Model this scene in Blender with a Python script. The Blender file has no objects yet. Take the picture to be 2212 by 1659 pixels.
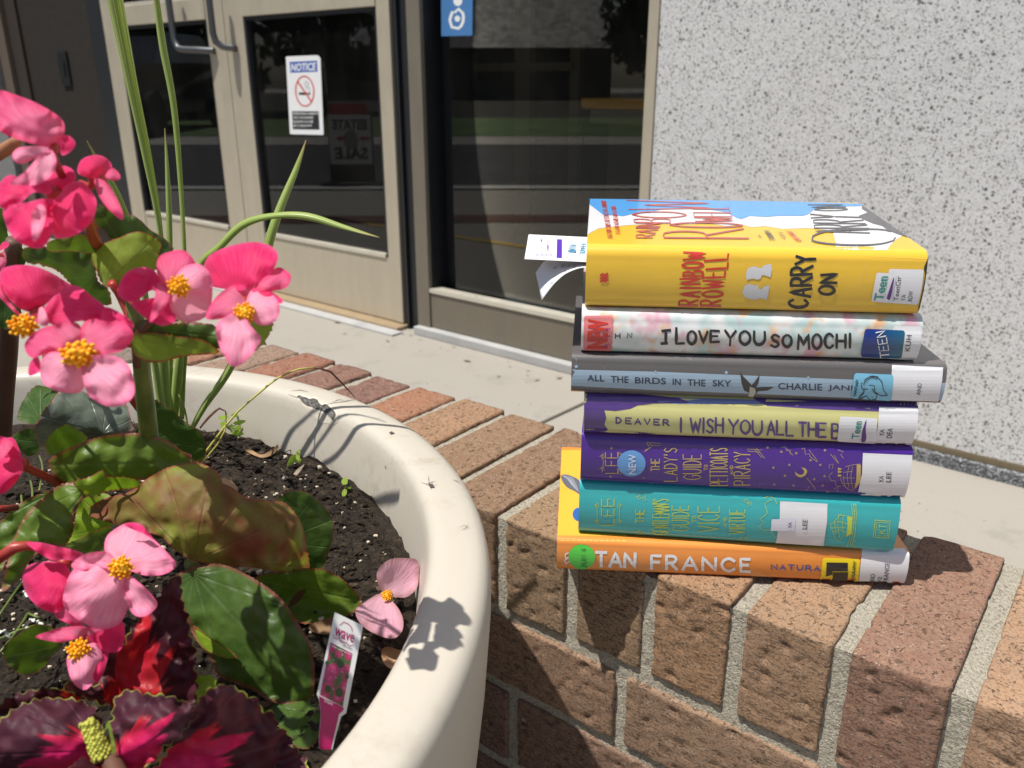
import bpy, bmesh, math, random
from mathutils import Vector, noise
from mathutils.bvhtree import BVHTree
from mathutils.geometry import delaunay_2d_cdt
random.seed(7)
R = math.radians
SC = bpy.context.scene
COL = SC.collection

# ------------------------------------------------------------------ camera, sky, sun, exposure
F, CX, CY, PIT, CAMH = 1800.0, 1106.0, 829.5, R(20.0), 0.80
cam_d = bpy.data.cameras.new('camera'); cam = bpy.data.objects.new('camera', cam_d); COL.objects.link(cam)
cam.location = (0, 0, CAMH); cam.rotation_euler = (R(90) - PIT, 0, 0)
cam_d.sensor_width = 36; cam_d.lens = F / 2212 * 36; cam_d.clip_start = 0.01; cam_d.clip_end = 500
cam_d.dof.use_dof = True; cam_d.dof.focus_distance = 0.53; cam_d.dof.aperture_fstop = 14.5
SC.camera = cam
TO_SUN = Vector((-0.37, -0.15, 1.0)).normalized()
world = bpy.data.worlds.new('World'); SC.world = world; world.use_nodes = True
wn = world.node_tree; sky = wn.nodes.new('ShaderNodeTexSky'); sky.sky_type = 'NISHITA'; sky.sun_disc = False
sky.sun_elevation = math.asin(TO_SUN.z); sky.sun_rotation = math.atan2(TO_SUN.x, TO_SUN.y)
sky.air_density = 1.0; sky.dust_density = 1.5; sky.ozone_density = 1.0
wn.links.new(sky.outputs[0], wn.nodes['Background'].inputs[0]); wn.nodes['Background'].inputs[1].default_value = 0.082
sun_d = bpy.data.lights.new('sun', 'SUN'); sun_d.energy = 5.0; sun_d.angle = R(0.53); sun_d.color = (1.0, 0.955, 0.88)
sun = bpy.data.objects.new('sun', sun_d); COL.objects.link(sun); sun.location = (-2, -1, 6)
sun.rotation_euler = TO_SUN.to_track_quat('Z', 'Y').to_euler()
SC.view_settings.view_transform = 'Standard'; SC.view_settings.look = 'None'; SC.view_settings.gamma = 1
SC.view_settings.exposure = 0.14
SC.cycles.max_bounces = 8; SC.cycles.transparent_max_bounces = 12; SC.cycles.use_denoising = True

# ------------------------------------------------------------------ measuring helpers (photo point -> world)
CAM = Vector((0, 0, CAMH)); CP, SP = math.cos(PIT), math.sin(PIT)
def ray(x, y):
    dx = (x - CX) / F; dy = -(y - CY) / F
    return Vector((dx, CP + dy * SP, -SP + dy * CP))
def U(x, y, Y): r = ray(x, y); return CAM + r * (Y / r.y)
def onz(x, y, z): r = ray(x, y); return CAM + r * ((z - CAMH) / r.z)
def onpl(x, y, p0, n): r = ray(x, y); return CAM + r * ((p0 - CAM).dot(n) / r.dot(n))
def crop(ox, oy, sw, ow):
    k = sw / ow * 0.8848
    return lambda *p: [(a * k + ox * .8848, b * k + oy * .8848) for a, b in p]
c1 = crop(1340, 460, 1000, 2212); c2 = crop(1340, 940, 1000, 2212); c3 = crop(1150, 1300, 1350, 2212)
c4 = crop(0, 200, 760, 1659); c5 = crop(0, 900, 760, 2101); c6 = crop(0, 1250, 1200, 2212)
z7 = crop(0, 0, 1000, 2212); c8 = crop(900, 0, 800, 1475); k1 = crop(0, 1050, 500, 1843)
k2 = crop(0, 820, 400, 1843); k3 = crop(0, 1600, 700, 2212); k4 = crop(350, 550, 600, 1810)
pq = crop(400, 700, 1050, 2177); sg = crop(680, 120, 240, 1171); sl = crop(1260, 560, 200, 1659)
tg = crop(760, 1480, 160, 672); bk2 = crop(1900, 900, 600, 1991)

# ------------------------------------------------------------------ object helpers
WLOC = {}
def tag(o, label=None, cat=None, group=None, kind=None):
    if label: o['label'] = label
    if cat: o['category'] = cat
    if group: o['group'] = group
    if kind: o['kind'] = kind
    return o
def thing(name, loc, label, cat, group=None):
    o = bpy.data.objects.new(name, None); o.empty_display_size = 0.02; COL.objects.link(o)
    o.location = loc; WLOC[o] = Vector(loc)
    return tag(o, label, cat, group)
class MB:
    def __init__(s): s.v = []; s.f = []; s.m = []; s.uv = {}; s.col = None
    def add(s, vs, fs, mi=0):
        b = len(s.v); s.v += [Vector(p) for p in vs]; s.f += [tuple(i + b for i in f) for f in fs]; s.m += [mi] * len(fs)
        return b
    def box(s, o, ax, ay, az, mi=0):
        o = Vector(o); ax, ay, az = Vector(ax), Vector(ay), Vector(az)
        vs = [o, o + ax, o + ax + ay, o + ay, o + az, o + ax + az, o + ax + ay + az, o + ay + az]
        if ax.cross(ay).dot(az) > 0: fs = [(0, 3, 2, 1), (4, 5, 6, 7), (0, 1, 5, 4), (1, 2, 6, 5), (2, 3, 7, 6), (3, 0, 4, 7)]
        else: fs = [(0, 1, 2, 3), (7, 6, 5, 4), (4, 5, 1, 0), (5, 6, 2, 1), (6, 7, 3, 2), (7, 4, 0, 3)]
        s.add(vs, fs, mi)
    def tube(s, pts, rad, n=8, mi=0):
        pts = [Vector(p) for p in pts]; k = len(pts)
        rad = rad if isinstance(rad, (list, tuple)) else [rad] * k
        up = Vector((.3, .2, 1)); rings = []
        for i, p in enumerate(pts):
            t = (pts[min(i + 1, k - 1)] - pts[max(i - 1, 0)]).normalized()
            a = t.cross(up)
            if a.length < 1e-3: a = t.cross(Vector((1, 0, 0)))
            a.normalize(); b = a.cross(t)
            rings.append([p + (a * math.cos(j * 2 * math.pi / n) + b * math.sin(j * 2 * math.pi / n)) * rad[i] for j in range(n)])
        vs = [q for r in rings for q in r]; fs = []
        for i in range(k - 1):
            for j in range(n):
                fs.append((i * n + j, i * n + (j + 1) % n, (i + 1) * n + (j + 1) % n, (i + 1) * n + j))
        vs += [pts[0], pts[-1]]
        for j in range(n):
            fs.append((len(vs) - 2, (j + 1) % n, j)); fs.append((len(vs) - 1, (k - 1) * n + j, (k - 1) * n + (j + 1) % n))
        s.add(vs, fs, mi)
    def blob(s, c, r, sub=1, jit=0.0, mi=0, ax=None):
        bm = bmesh.new(); bmesh.ops.create_icosphere(bm, subdivisions=sub, radius=1.0)
        r = Vector((r, r, r)) if not isinstance(r, (tuple, Vector)) else Vector(r)
        vs = []
        for v in bm.verts:
            q = v.co * (1 + random.uniform(-jit, jit))
            q = Vector((q.x * r.x, q.y * r.y, q.z * r.z))
            if ax: q = ax @ q
            vs.append(q + Vector(c))
        s.add(vs, [tuple(v.index for v in f.verts) for f in bm.faces], mi); bm.free()
    def lathe(s, prof, c, n=96, mi=0, close=False):
        vs = []; k = len(prof)
        for j in range(n):
            a = j * 2 * math.pi / n
            vs += [Vector((c[0] + r * math.cos(a), c[1] + r * math.sin(a), z)) for r, z in prof]
        fs = [(j * k + i, ((j + 1) % n) * k + i, ((j + 1) % n) * k + i + 1, j * k + i + 1) for j in range(n) for i in range(k - 1)]
        s.add(vs, fs, mi)
    def build(s, name, mats, parent=None, smooth=False, solid=0.0, bevel=0.0):
        me = bpy.data.meshes.new(name); off = WLOC[parent] if parent else Vector((0, 0, 0))
        me.from_pydata([v - off for v in s.v], [], s.f)
        mats = mats if isinstance(mats, (list, tuple)) else [mats]
        for m in mats: me.materials.append(m)
        if len(mats) > 1: me.polygons.foreach_set('material_index', s.m)
        for nm, d in s.uv.items():
            l = me.uv_layers.new(name=nm); arr = []
            for p in me.polygons:
                for vi in p.vertices: arr += [d[vi][0], d[vi][1]]
            l.data.foreach_set('uv', arr)
        if s.col:
            ca = me.color_attributes.new('tint', 'FLOAT_COLOR', 'POINT')
            ca.data.foreach_set('color', [c for q in s.col for c in (q[0], q[1], q[2], 1.0)])
        me.validate(); me.update()
        if smooth: me.polygons.foreach_set('use_smooth', [True] * len(me.polygons))
        o = bpy.data.objects.new(name, me); COL.objects.link(o); WLOC[o] = off.copy()
        if parent: o.parent = parent
        if bevel:
            b = o.modifiers.new('bevel', 'BEVEL'); b.width = bevel; b.segments = 2; b.limit_method = 'ANGLE'; b.angle_limit = R(40)
        if solid:
            q = o.modifiers.new('solid', 'SOLIDIFY'); q.thickness = solid; q.offset = 0
        return o

# ------------------------------------------------------------------ material helpers
def mat(name):
    m = bpy.data.materials.new(name); m.use_nodes = True
    return m, m.node_tree, m.node_tree.nodes['Principled BSDF']
def N(t, typ, **kw):
    n = t.nodes.new(typ)
    for k, v in kw.items():
        if k in n.inputs.keys(): n.inputs[k].default_value = v
        else: setattr(n, k, v)
    return n
def col4(c): return (c[0], c[1], c[2], 1)
def lnk(t, a, b): t.links.new(a, b)
def tex(t, kind='Object', scale=(1, 1, 1), rot=(0, 0, 0)):
    tc = N(t, 'ShaderNodeTexCoord'); mp = N(t, 'ShaderNodeMapping'); mp.inputs['Scale'].default_value = scale; mp.inputs['Rotation'].default_value = rot
    lnk(t, tc.outputs[kind], mp.inputs[0]); return mp.outputs[0]
def geo(t, scale=(1, 1, 1), rot=(0, 0, 0)):
    tc = N(t, 'ShaderNodeNewGeometry'); mp = N(t, 'ShaderNodeMapping'); mp.inputs['Scale'].default_value = scale; mp.inputs['Rotation'].default_value = rot
    lnk(t, tc.outputs['Position'], mp.inputs[0]); return mp.outputs[0]
def nz(t, vec, scale, detail=4, rough=.55, dist=0.0):
    n = N(t, 'ShaderNodeTexNoise'); n.inputs['Scale'].default_value = scale; n.inputs['Detail'].default_value = detail
    n.inputs['Roughness'].default_value = rough; n.inputs['Distortion'].default_value = dist
    if vec is not None: lnk(t, vec, n.inputs['Vector'])
    return n.outputs['Fac']
def vor(t, vec, scale, feature='F1', rnd=1.0):
    n = N(t, 'ShaderNodeTexVoronoi'); n.feature = feature; n.inputs['Scale'].default_value = scale; n.inputs['Randomness'].default_value = rnd
    lnk(t, vec, n.inputs['Vector']); return n
def ramp(t, fac, stops, interp='LINEAR'):
    n = N(t, 'ShaderNodeValToRGB'); cr = n.color_ramp; cr.interpolation = interp
    while len(cr.elements) < len(stops): cr.elements.new(0.5)
    for e, (p, c) in zip(cr.elements, stops):
        e.position = p; e.color = col4(c) if isinstance(c, (tuple, list)) else (c, c, c, 1)
    lnk(t, fac, n.inputs[0]); return n.outputs[0]
def mix(t, fac, a, b, mode='MIX'):
    n = N(t, 'ShaderNodeMix'); n.data_type = 'RGBA'; n.blend_type = mode
    for s, v in ((n.inputs[0], fac), (n.inputs[6], a), (n.inputs[7], b)):
        if isinstance(v, (int, float)): s.default_value = v
        elif isinstance(v, tuple): s.default_value = col4(v)
        else: lnk(t, v, s)
    return n.outputs[2]
def mth(t, op, a, b=None, c=None):
    n = N(t, 'ShaderNodeMath'); n.operation = op
    for i, v in enumerate((a, b, c)):
        if v is None: continue
        if isinstance(v, (int, float)): n.inputs[i].default_value = v
        else: lnk(t, v, n.inputs[i])
    return n.outputs[0]
def bump(t, p, h, strength=.5, dist=.001, prev=None):
    b = N(t, 'ShaderNodeBump'); b.inputs['Strength'].default_value = strength; b.inputs['Distance'].default_value = dist
    lnk(t, h, b.inputs['Height'])
    if prev is not None: lnk(t, prev, b.inputs['Normal'])
    lnk(t, b.outputs[0], p.inputs['Normal']); return b.outputs[0]
_pc = {}
def plain(name, c, rough=.5, coat=0.0, metal=0.0, vary=.06, spec=.5):
    if name in _pc: return _pc[name]
    m, t, p = mat(name)
    v = nz(t, geo(t), 60, 3)
    lnk(t, mix(t, v, tuple(x * (1 - vary) for x in c), tuple(min(1, x * (1 + vary)) for x in c)), p.inputs['Base Color'])
    p.inputs['Roughness'].default_value = rough; p.inputs['Coat Weight'].default_value = coat; p.inputs['Coat Roughness'].default_value = .06
    p.inputs['Metallic'].default_value = metal; p.inputs['Specular IOR Level'].default_value = spec
    _pc[name] = m; return m
def ink(name, c, coat=.5): return plain(name, c, rough=.45, coat=coat, vary=.03)

# ------------------------------------------------------------------ flat drawing pressed on to surfaces
def surf_bvh(mb):
    b = BVHTree.FromPolygons([v[:] for v in mb.v], mb.f)
    def hit(x, y):
        r = ray(x, y).normalized(); q, n, i, d = b.ray_cast(CAM, r)
        if q is None:
            best = 9
            for k in range(150):
                a, c, i, d = b.find_nearest(CAM + r * (.46 + .0025 * k))
                if d < best: best, q, n = d, a, c
        if n.dot(r) > 0: n = -n
        return q, n
    return hit
def surf_plane(p0, n):
    n = Vector(n).normalized()
    return lambda x, y: (onpl(x, y, p0, n), n if n.dot(ray(x, y)) < 0 else -n)
LAY = 0.00016
def press(mb, hit, pts2, faces, layer, mi=0):
    vs = []
    for x, y in pts2:
        q, n = hit(x, y); vs.append(q + n * (LAY * layer))
    fs = []
    for f in faces:                                    # face the viewer
        a, b, c = pts2[f[0]], pts2[f[1]], pts2[f[2]]
        ar = (b[0] - a[0]) * (c[1] - a[1]) - (b[1] - a[1]) * (c[0] - a[0])
        fs.append(tuple(f) if ar < 0 else tuple(reversed(f)))
    mb.add(vs, fs, mi)
def inside(p, poly):
    x, y = p; c = False; j = len(poly) - 1
    for i in range(len(poly)):
        a, b = poly[i], poly[j]
        if (a[1] > y) != (b[1] > y) and x < (b[0] - a[0]) * (y - a[1]) / (b[1] - a[1]) + a[0]: c = not c
        j = i
    return c
def catmull(pts, closed, step):
    n = len(pts); out = []
    rng = n if closed else n - 1
    for i in range(rng):
        p0 = pts[(i - 1) % n] if closed or i > 0 else pts[0]; p1 = pts[i]; p2 = pts[(i + 1) % n]
        p3 = pts[(i + 2) % n] if closed or i + 2 < n else pts[-1]
        k = max(1, int(math.dist(p1[:2], p2[:2]) / step))
        for j in range(k):
            s = j / k
            out.append(tuple(0.5 * (2 * b + (c - a) * s + (2 * a - 5 * b + 4 * c - d) * s * s + (3 * b - a - 3 * c + d) * s ** 3)
                             for a, b, c, d in zip(p0, p1, p2, p3)))
    if not closed: out.append(tuple(pts[-1]))
    return out
def dens(pts, step, closed=True):
    out = []; n = len(pts)
    for i in range(n if closed else n - 1):
        a, b = pts[i], pts[(i + 1) % n]; k = max(1, int(math.dist(a, b) / step))
        out += [(a[0] + (b[0] - a[0]) * j / k, a[1] + (b[1] - a[1]) * j / k) for j in range(k)]
    if not closed: out.append(pts[-1])
    return out
def fill2(poly, step):
    clean = []
    for p in poly:
        if not clean or math.dist(p, clean[-1]) > .05: clean.append(p)
    poly = clean; n = len(poly)
    xs = [p[0] for p in poly]; ys = [p[1] for p in poly]; ins = []
    y = min(ys) + step * .5; row = 0
    while y < max(ys):
        x = min(xs) + step * (.5 if row % 2 else .0)
        while x < max(xs):
            q = (x + .0137, y + .0071)
            if inside(q, poly) and min((q[0] - a) ** 2 + (q[1] - b) ** 2 for a, b in poly) > (step * .4) ** 2: ins.append(q)
            x += step
        y += step * .87; row += 1
    vv, ee, ff, _, _, _ = delaunay_2d_cdt([Vector(p) for p in poly + ins], [(i, (i + 1) % n) for i in range(n)], [], 1, 1e-5)
    pts = [tuple(v) for v in vv]
    faces = [tuple(f) for f in ff]
    faces = [f for f in faces if inside((sum(pts[i][0] for i in f) / 3, sum(pts[i][1] for i in f) / 3), poly)]
    return pts, faces
def patch(mb, hit, poly, layer, step=9, mi=0, smooth=False, rnd=0):
    if rnd: poly = roundpoly(poly, rnd)
    poly = catmull(poly, True, step * .6) if smooth else dens(poly, step)
    p, f = fill2(poly, step); press(mb, hit, p, f, layer, mi)
def roundpoly(poly, r):
    out = []; n = len(poly)
    for i in range(n):
        a, b, c = (Vector(poly[(i + k) % n]) for k in (-1, 0, 1))
        u = (a - b); w = (c - b); ra = min(r, u.length * .45, w.length * .45)
        p, q = b + u.normalized() * ra, b + w.normalized() * ra
        for j in range(6):
            s = j / 5; out.append(tuple(p * (1 - s) ** 2 + b * 2 * s * (1 - s) + q * s * s))
    return out
def disc(c, rx, ry=None, n=36, a0=0):
    ry = ry or rx; ca, sa = math.cos(a0), math.sin(a0)
    return [(c[0] + rx * math.cos(i * 2 * math.pi / n) * ca - ry * math.sin(i * 2 * math.pi / n) * sa,
             c[1] + rx * math.cos(i * 2 * math.pi / n) * sa + ry * math.sin(i * 2 * math.pi / n) * ca) for i in range(n)]
_sk = [0]
def line(mb, hit, pts, w, layer, smooth=False, closed=False, taper=0.0, mi=0, step=8):
    if closed: pts = list(pts) + [pts[0]]
    pts = catmull(pts, False, step) if smooth else dens(pts, step * 2, False)
    q = [pts[0]]
    for p in pts[1:]:
        if math.dist(p, q[-1]) > .02: q.append(p)
    pts = q; n = len(pts)
    if n < 2: return
    vs = []; ws = w
    for i, p in enumerate(pts):
        a, b = pts[max(i - 1, 0)], pts[min(i + 1, n - 1)]
        tx, ty = b[0] - a[0], b[1] - a[1]; l = math.hypot(tx, ty) or 1; tx /= l; ty /= l
        k = ws / 2 * (1 - taper * abs(2 * i / (n - 1) - 1)); e = 0
        if not closed: e = -w * .3 if i == 0 else (w * .3 if i == n - 1 else 0)
        c = (p[0] + tx * e, p[1] + ty * e)
        vs += [(c[0] - ty * k, c[1] + tx * k), (c[0] + ty * k, c[1] - tx * k)]
    _sk[0] = (_sk[0] + 1) % 12
    press(mb, hit, vs, [(2 * i, 2 * i + 1, 2 * i + 3, 2 * i + 2) for i in range(n - 1)], layer + _sk[0] * .035, mi)
GL = {'A': ['(0,0)(.5,1)(1,0)', '(.2,.35)(.8,.35)'], 'B': ['(0,0)(0,1)', 's(0,1)(.6,1)(.8,.78)(.55,.54)(0,.52)', 's(0,.52)(.7,.5)(.95,.27)(.7,.02)(0,0)'],
 'C': ['s(.95,.8)(.6,1)(.2,.85)(.02,.5)(.2,.13)(.6,0)(.95,.18)'], 'D': ['(0,0)(0,1)', 's(0,1)(.55,.95)(.95,.5)(.55,.05)(0,0)'],
 'E': ['(1,1)(0,1)(0,0)(1,0)', '(0,.52)(.8,.52)'], 'F': ['(1,1)(0,1)(0,0)', '(0,.52)(.8,.52)'],
 'G': ['s(.95,.85)(.6,1)(.2,.85)(.02,.5)(.2,.13)(.6,0)(.95,.2)', '(.95,.2)(.95,.48)(.6,.48)'], 'H': ['(0,0)(0,1)', '(1,0)(1,1)', '(0,.5)(1,.5)'],
 'I': ['(.5,0)(.5,1)'], 'J': ['s(.8,1)(.8,.3)(.5,0)(.1,.15)'], 'K': ['(0,0)(0,1)', '(.95,1)(0,.42)', '(.3,.6)(1,0)'], 'L': ['(0,1)(0,0)(.9,0)'],
 'M': ['(0,0)(.08,1)(.5,.3)(.92,1)(1,0)'], 'N': ['(0,0)(0,1)(1,0)(1,1)'], 'O': ['o(.5,1)(.1,.8)(0,.5)(.1,.2)(.5,0)(.9,.2)(1,.5)(.9,.8)'],
 'P': ['(0,0)(0,1)', 's(0,1)(.7,1)(.95,.75)(.7,.48)(0,.46)'], 'R': ['(0,0)(0,1)', 's(0,1)(.7,1)(.92,.76)(.65,.52)(0,.48)', '(.35,.5)(1,0)'],
 'S': ['s(.92,.85)(.5,1)(.1,.8)(.3,.56)(.75,.42)(.9,.2)(.5,0)(.05,.15)'], 'T': ['(0,1)(1,1)', '(.5,1)(.5,0)'], 'U': ['s(0,1)(0,.35)(.25,.02)(.7,.02)(1,.35)(1,1)'],
 'V': ['(0,1)(.5,0)(1,1)'], 'W': ['(0,1)(.25,0)(.5,.8)(.75,0)(1,1)'], 'X': ['(0,0)(1,1)', '(0,1)(1,0)'], 'Y': ['(0,1)(.5,.5)(1,1)', '(.5,.5)(.45,0)'], 'Z': ['(0,1)(1,1)(0,0)(1,0)'],
 "'": ['(.5,1)(.4,.75)'], '&': ['s(1,0)(.3,.8)(.5,1)(.65,.8)(.1,.3)(.4,0)(.9,.35)'], '-': ['(.1,.5)(.9,.5)'], '1': ['(.2,.8)(.5,1)(.5,0)'],
 '5': ['(.9,1)(.2,1)(.15,.6)', 's(.15,.6)(.6,.65)(.9,.35)(.6,.02)(.1,.1)'], '9': ['s(.85,.75)(.5,1)(.15,.75)(.5,.5)(.85,.75)(.8,.3)(.5,0)'], '/': ['(.1,0)(.9,1)'], '"': ['(.3,1)(.3,.8)', '(.7,1)(.7,.8)'],
 '4': ['(.7,0)(.7,1)(.1,.35)(.95,.35)'], '.': ['(.45,0)(.55,.05)']}
def glyph(ch):
    out = []
    for st in GL.get(ch, []):
        kind = st[0] if st[0] in 'so' else ''
        pts = [tuple(float(x) for x in p.split(',')) for p in st.strip('so()').split(')(')]
        out.append((kind, pts))
    return out
def bil(q, u, v):
    (a, b, c, d) = q
    return tuple(a[i] * (1 - u) * (1 - v) + b[i] * u * (1 - v) + c[i] * u * v + d[i] * (1 - u) * v for i in (0, 1))
def hand(mb, hit, s, quad, w, layer, gap=.32, jit=.0, wd=None, mi=0, seed=1, taper=0.0):
    """hand drawn capitals filling quad = bottom-left, bottom-right, top-right, top-left (of the text)"""
    rnd = random.Random(seed); x = 0; items = []
    for ch in s:
        cw = {'I': .25, ' ': .45, "'": .25, 'M': 1.15, 'W': 1.25, '.': .2}.get(ch, .9) * ((wd or {}).get(ch, 1))
        items.append((ch, x, cw, rnd.uniform(-jit, jit), rnd.uniform(-jit, jit))); x += cw + gap
    tot = x - gap
    for ch, x0, cw, j1, j2 in items:
        for kind, pts in glyph(ch):
            q = [bil(quad, (x0 + px * cw) / tot, py * (1 + j1) + j2) for px, py in pts]
            if ch == 'I': q = [bil(quad, (x0 + .5 * cw) / tot, py) for px, py in pts]
            line(mb, hit, q, w, layer, smooth=bool(kind), closed=(kind == 'o'), mi=mi, taper=taper, step=4)
def typed(mb, hit, s, quad, layer, bold=0.0, mi=0, spacing=1.0, shear=0.0, slab=False):
    cu = bpy.data.curves.new('type', 'FONT'); cu.body = s; cu.offset = bold; cu.space_character = spacing; cu.resolution_u = 3; cu.shear = shear
    cu.space_line = 1.0; cu.align_x = 'LEFT'
    ob = bpy.data.objects.new('type', cu); COL.objects.link(ob); dg = bpy.context.evaluated_depsgraph_get()
    me = bpy.data.meshes.new_from_object(ob.evaluated_get(dg))
    vs = [v.co.copy() for v in me.vertices]; fs = [tuple(p.vertices) for p in me.polygons]
    bpy.data.objects.remove(ob); bpy.data.curves.remove(cu); bpy.data.meshes.remove(me)
    x0 = min(v.x for v in vs); x1 = max(v.x for v in vs); y0 = min(v.y for v in vs); y1 = max(v.y for v in vs)
    press(mb, hit, [bil(quad, (v.x - x0) / (x1 - x0), (v.y - y0) / (y1 - y0)) for v in vs], fs, layer, mi)
def rotq(x0, y0, x1, y1, lean=0):
    """box (left, top, right, bottom) of text that reads upwards with its letter tops to the left"""
    return [(x1 - lean, y1), (x1 + lean, y0), (x0 + lean, y0), (x0 - lean, y1)]
def flat(x0, y0, x1, y1, drop=0): return [(x0, y1), (x1, y1 + drop), (x1, y0 + drop), (x0, y0)]

# ================================================================== materials of the setting
def m_concrete(name, a, b, sc=1.0):
    m, t, p = mat(name); g = geo(t)
    big = nz(t, g, 1.6 * sc, 5, .6); fine = nz(t, g, 240, 4, .7); sp = vor(t, g, 420).outputs['Distance']
    c = mix(t, big, a, b); c = mix(t, ramp(t, fine, [(.3, 0.0), (.75, .35)]), c, tuple(x * .6 for x in a))
    st = ramp(t, nz(t, g, 7, 5, .7), [(.56, 0.0), (.66, .3)]); c = mix(t, st, c, tuple(x * .62 for x in a))
    lnk(t, c, p.inputs['Base Color']); p.inputs['Roughness'].default_value = .9; p.inputs['Specular IOR Level'].default_value = .25
    bump(t, p, mth(t, 'ADD', fine, mth(t, 'MULTIPLY', sp, .5)), .35, .0012); return m
M_walk = m_concrete('sidewalk concrete', (.31, .29, .255), (.37, .345, .305))
M_walk2 = m_concrete('concrete paving', (.33, .31, .28), (.40, .38, .34))
M_asph = m_concrete('asphalt', (.045, .046, .048), (.10, .10, .102), .5)
M_brickpave = m_concrete('brick paving', (.13, .07, .055), (.17, .09, .07))
M_lawn, t, p = mat('lawn'); v = nz(t, geo(t), .9, 6, .75)
lnk(t, ramp(t, v, [(.3, (.025, .05, .012)), (.55, (.07, .13, .025)), (.7, (.11, .15, .035))]), p.inputs['Base Color']); p.inputs['Roughness'].default_value = .8
def m_terrazzo():
    m, t, p = mat('white speckled stone aggregate'); g0 = geo(t)
    wv = N(t, 'ShaderNodeTexNoise'); wv.inputs['Scale'].default_value = 130; wv.inputs['Detail'].default_value = 3; lnk(t, g0, wv.inputs['Vector'])
    va = N(t, 'ShaderNodeVectorMath'); va.operation = 'SCALE'; va.inputs['Scale'].default_value = .007; lnk(t, wv.outputs['Color'], va.inputs[0])
    vb = N(t, 'ShaderNodeVectorMath'); vb.operation = 'ADD'; lnk(t, g0, vb.inputs[0]); lnk(t, va.outputs[0], vb.inputs[1]); g = vb.outputs[0]
    base = mix(t, nz(t, g, 2.2, 4), (.56, .56, .57), (.68, .675, .67)); cl = vor(t, g, 95); base = mix(t, ramp(t, cl.outputs['Color'], [(.3, .0), (.95, .45)]), base, (.50, .50, .51))
    cl2 = vor(t, g, 210); base = mix(t, ramp(t, cl2.outputs['Color'], [(.5, .0), (1.0, .45)]), base, (.72, .715, .70)); c = base
    for sc, keep_, r0, r1, lo, hi, amt in ((92, .55, .10, .30, (.03, .031, .033), (.16, .155, .14), .92), (140, .36, .13, .38, (.045, .045, .045), (.24, .23, .205), .9), (205, .30, .16, .40, (.08, .08, .08), (.32, .31, .29), .85), (330, .25, .2, .45, (.17, .17, .17), (.42, .41, .39), .7)):
        d1 = vor(t, g, sc); cell = N(t, 'ShaderNodeSeparateColor'); lnk(t, d1.outputs['Color'], cell.inputs[0])
        rr = mth(t, 'ADD', mth(t, 'MULTIPLY', mth(t, 'POWER', cell.outputs[0], 2.0), r1), r0)
        dens_ = mth(t, 'ADD', mth(t, 'MULTIPLY', nz(t, g0, 9, 3), .5), keep_ - .25)
        k = mth(t, 'MULTIPLY', ramp(t, mth(t, 'SUBTRACT', rr, d1.outputs['Distance']), [(.0, .0), (.06, 1.0)]), mth(t, 'GREATER_THAN', cell.outputs[1], dens_))
        c = mix(t, mth(t, 'MULTIPLY', k, amt), c, mix(t, cell.outputs[2], lo, hi))
    c = mix(t, ramp(t, nz(t, g0, 1.3, 3), [(.45, .0), (.8, .18)]), c, (.50, .46, .42))
    lnk(t, c, p.inputs['Base Color']); p.inputs['Roughness'].default_value = .55
    bump(t, p, nz(t, g, 160, 3), .25, .001); return m
M_terr = m_terrazzo()
def m_granite(name, a, b, c_, sc=260):
    m, t, p = mat(name); g = geo(t); v = vor(t, g, sc)
    lnk(t, ramp(t, v.outputs['Color'], [(.15, a), (.55, b), (.95, c_)]), p.inputs['Base Color']); p.inputs['Roughness'].default_value = .75; p.inputs['Specular IOR Level'].default_value = .2
    bump(t, p, v.outputs['Distance'], .5, .002); return m
M_gran = m_granite('dark crushed granite', (.05, .053, .058), (.15, .155, .165), (.42, .43, .45))
M_retn = m_granite('brown granite', (.015, .012, .010), (.026, .021, .017), (.05, .041, .034), 330)
M_colm = m_granite('grey column stone', (.12, .12, .12), (.20, .20, .20), (.30, .30, .30), 300)
def m_metal(name, c, rough=.42, var=.12):
    m, t, p = mat(name); g = geo(t, (1, 1, .15)); n = nz(t, g, 30, 4, .6)
    lnk(t, mix(t, n, tuple(x * (1 - var) for x in c), tuple(x * (1 + var) for x in c)), p.inputs['Base Color'])
    p.inputs['Metallic'].default_value = .35; p.inputs['Roughness'].default_value = rough
    n2 = nz(t, geo(t), 14, 5, .7); lnk(t, ramp(t, n2, [(.3, rough - .08), (.7, rough + .16)]), p.inputs['Roughness'])
    return m
M_tan = m_metal('tan anodised aluminium', (.50, .445, .345)); M_brz = m_metal('dull bronze frame', (.20, .175, .135), .5)
M_blk = plain('black rubber gasket', (.012, .013, .016), .45); M_sill = m_concrete('weathered metal sill', (.34, .34, .335), (.50, .50, .49), 8)
M_steel = plain('brushed steel handle', (.12, .122, .128), .42, metal=.8)
M_thr = m_metal('ochre threshold strip', (.36, .27, .17), .55)
M_glass, t, p = mat('tinted window glass'); t.nodes.remove(p)
tr = N(t, 'ShaderNodeBsdfTransparent'); tr.inputs[0].default_value = (.74, .72, .66, 1)
gl = N(t, 'ShaderNodeBsdfGlossy'); gl.inputs['Roughness'].default_value = .003; gl.inputs[0].default_value = (.95, .97, 1, 1)
fr = N(t, 'ShaderNodeFresnel'); fr.inputs[0].default_value = 1.5
ms = N(t, 'ShaderNodeMixShader'); lnk(t, fr.outputs[0], ms.inputs[0]); lnk(t, tr.outputs[0], ms.inputs[1]); lnk(t, gl.outputs[0], ms.inputs[2])
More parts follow.
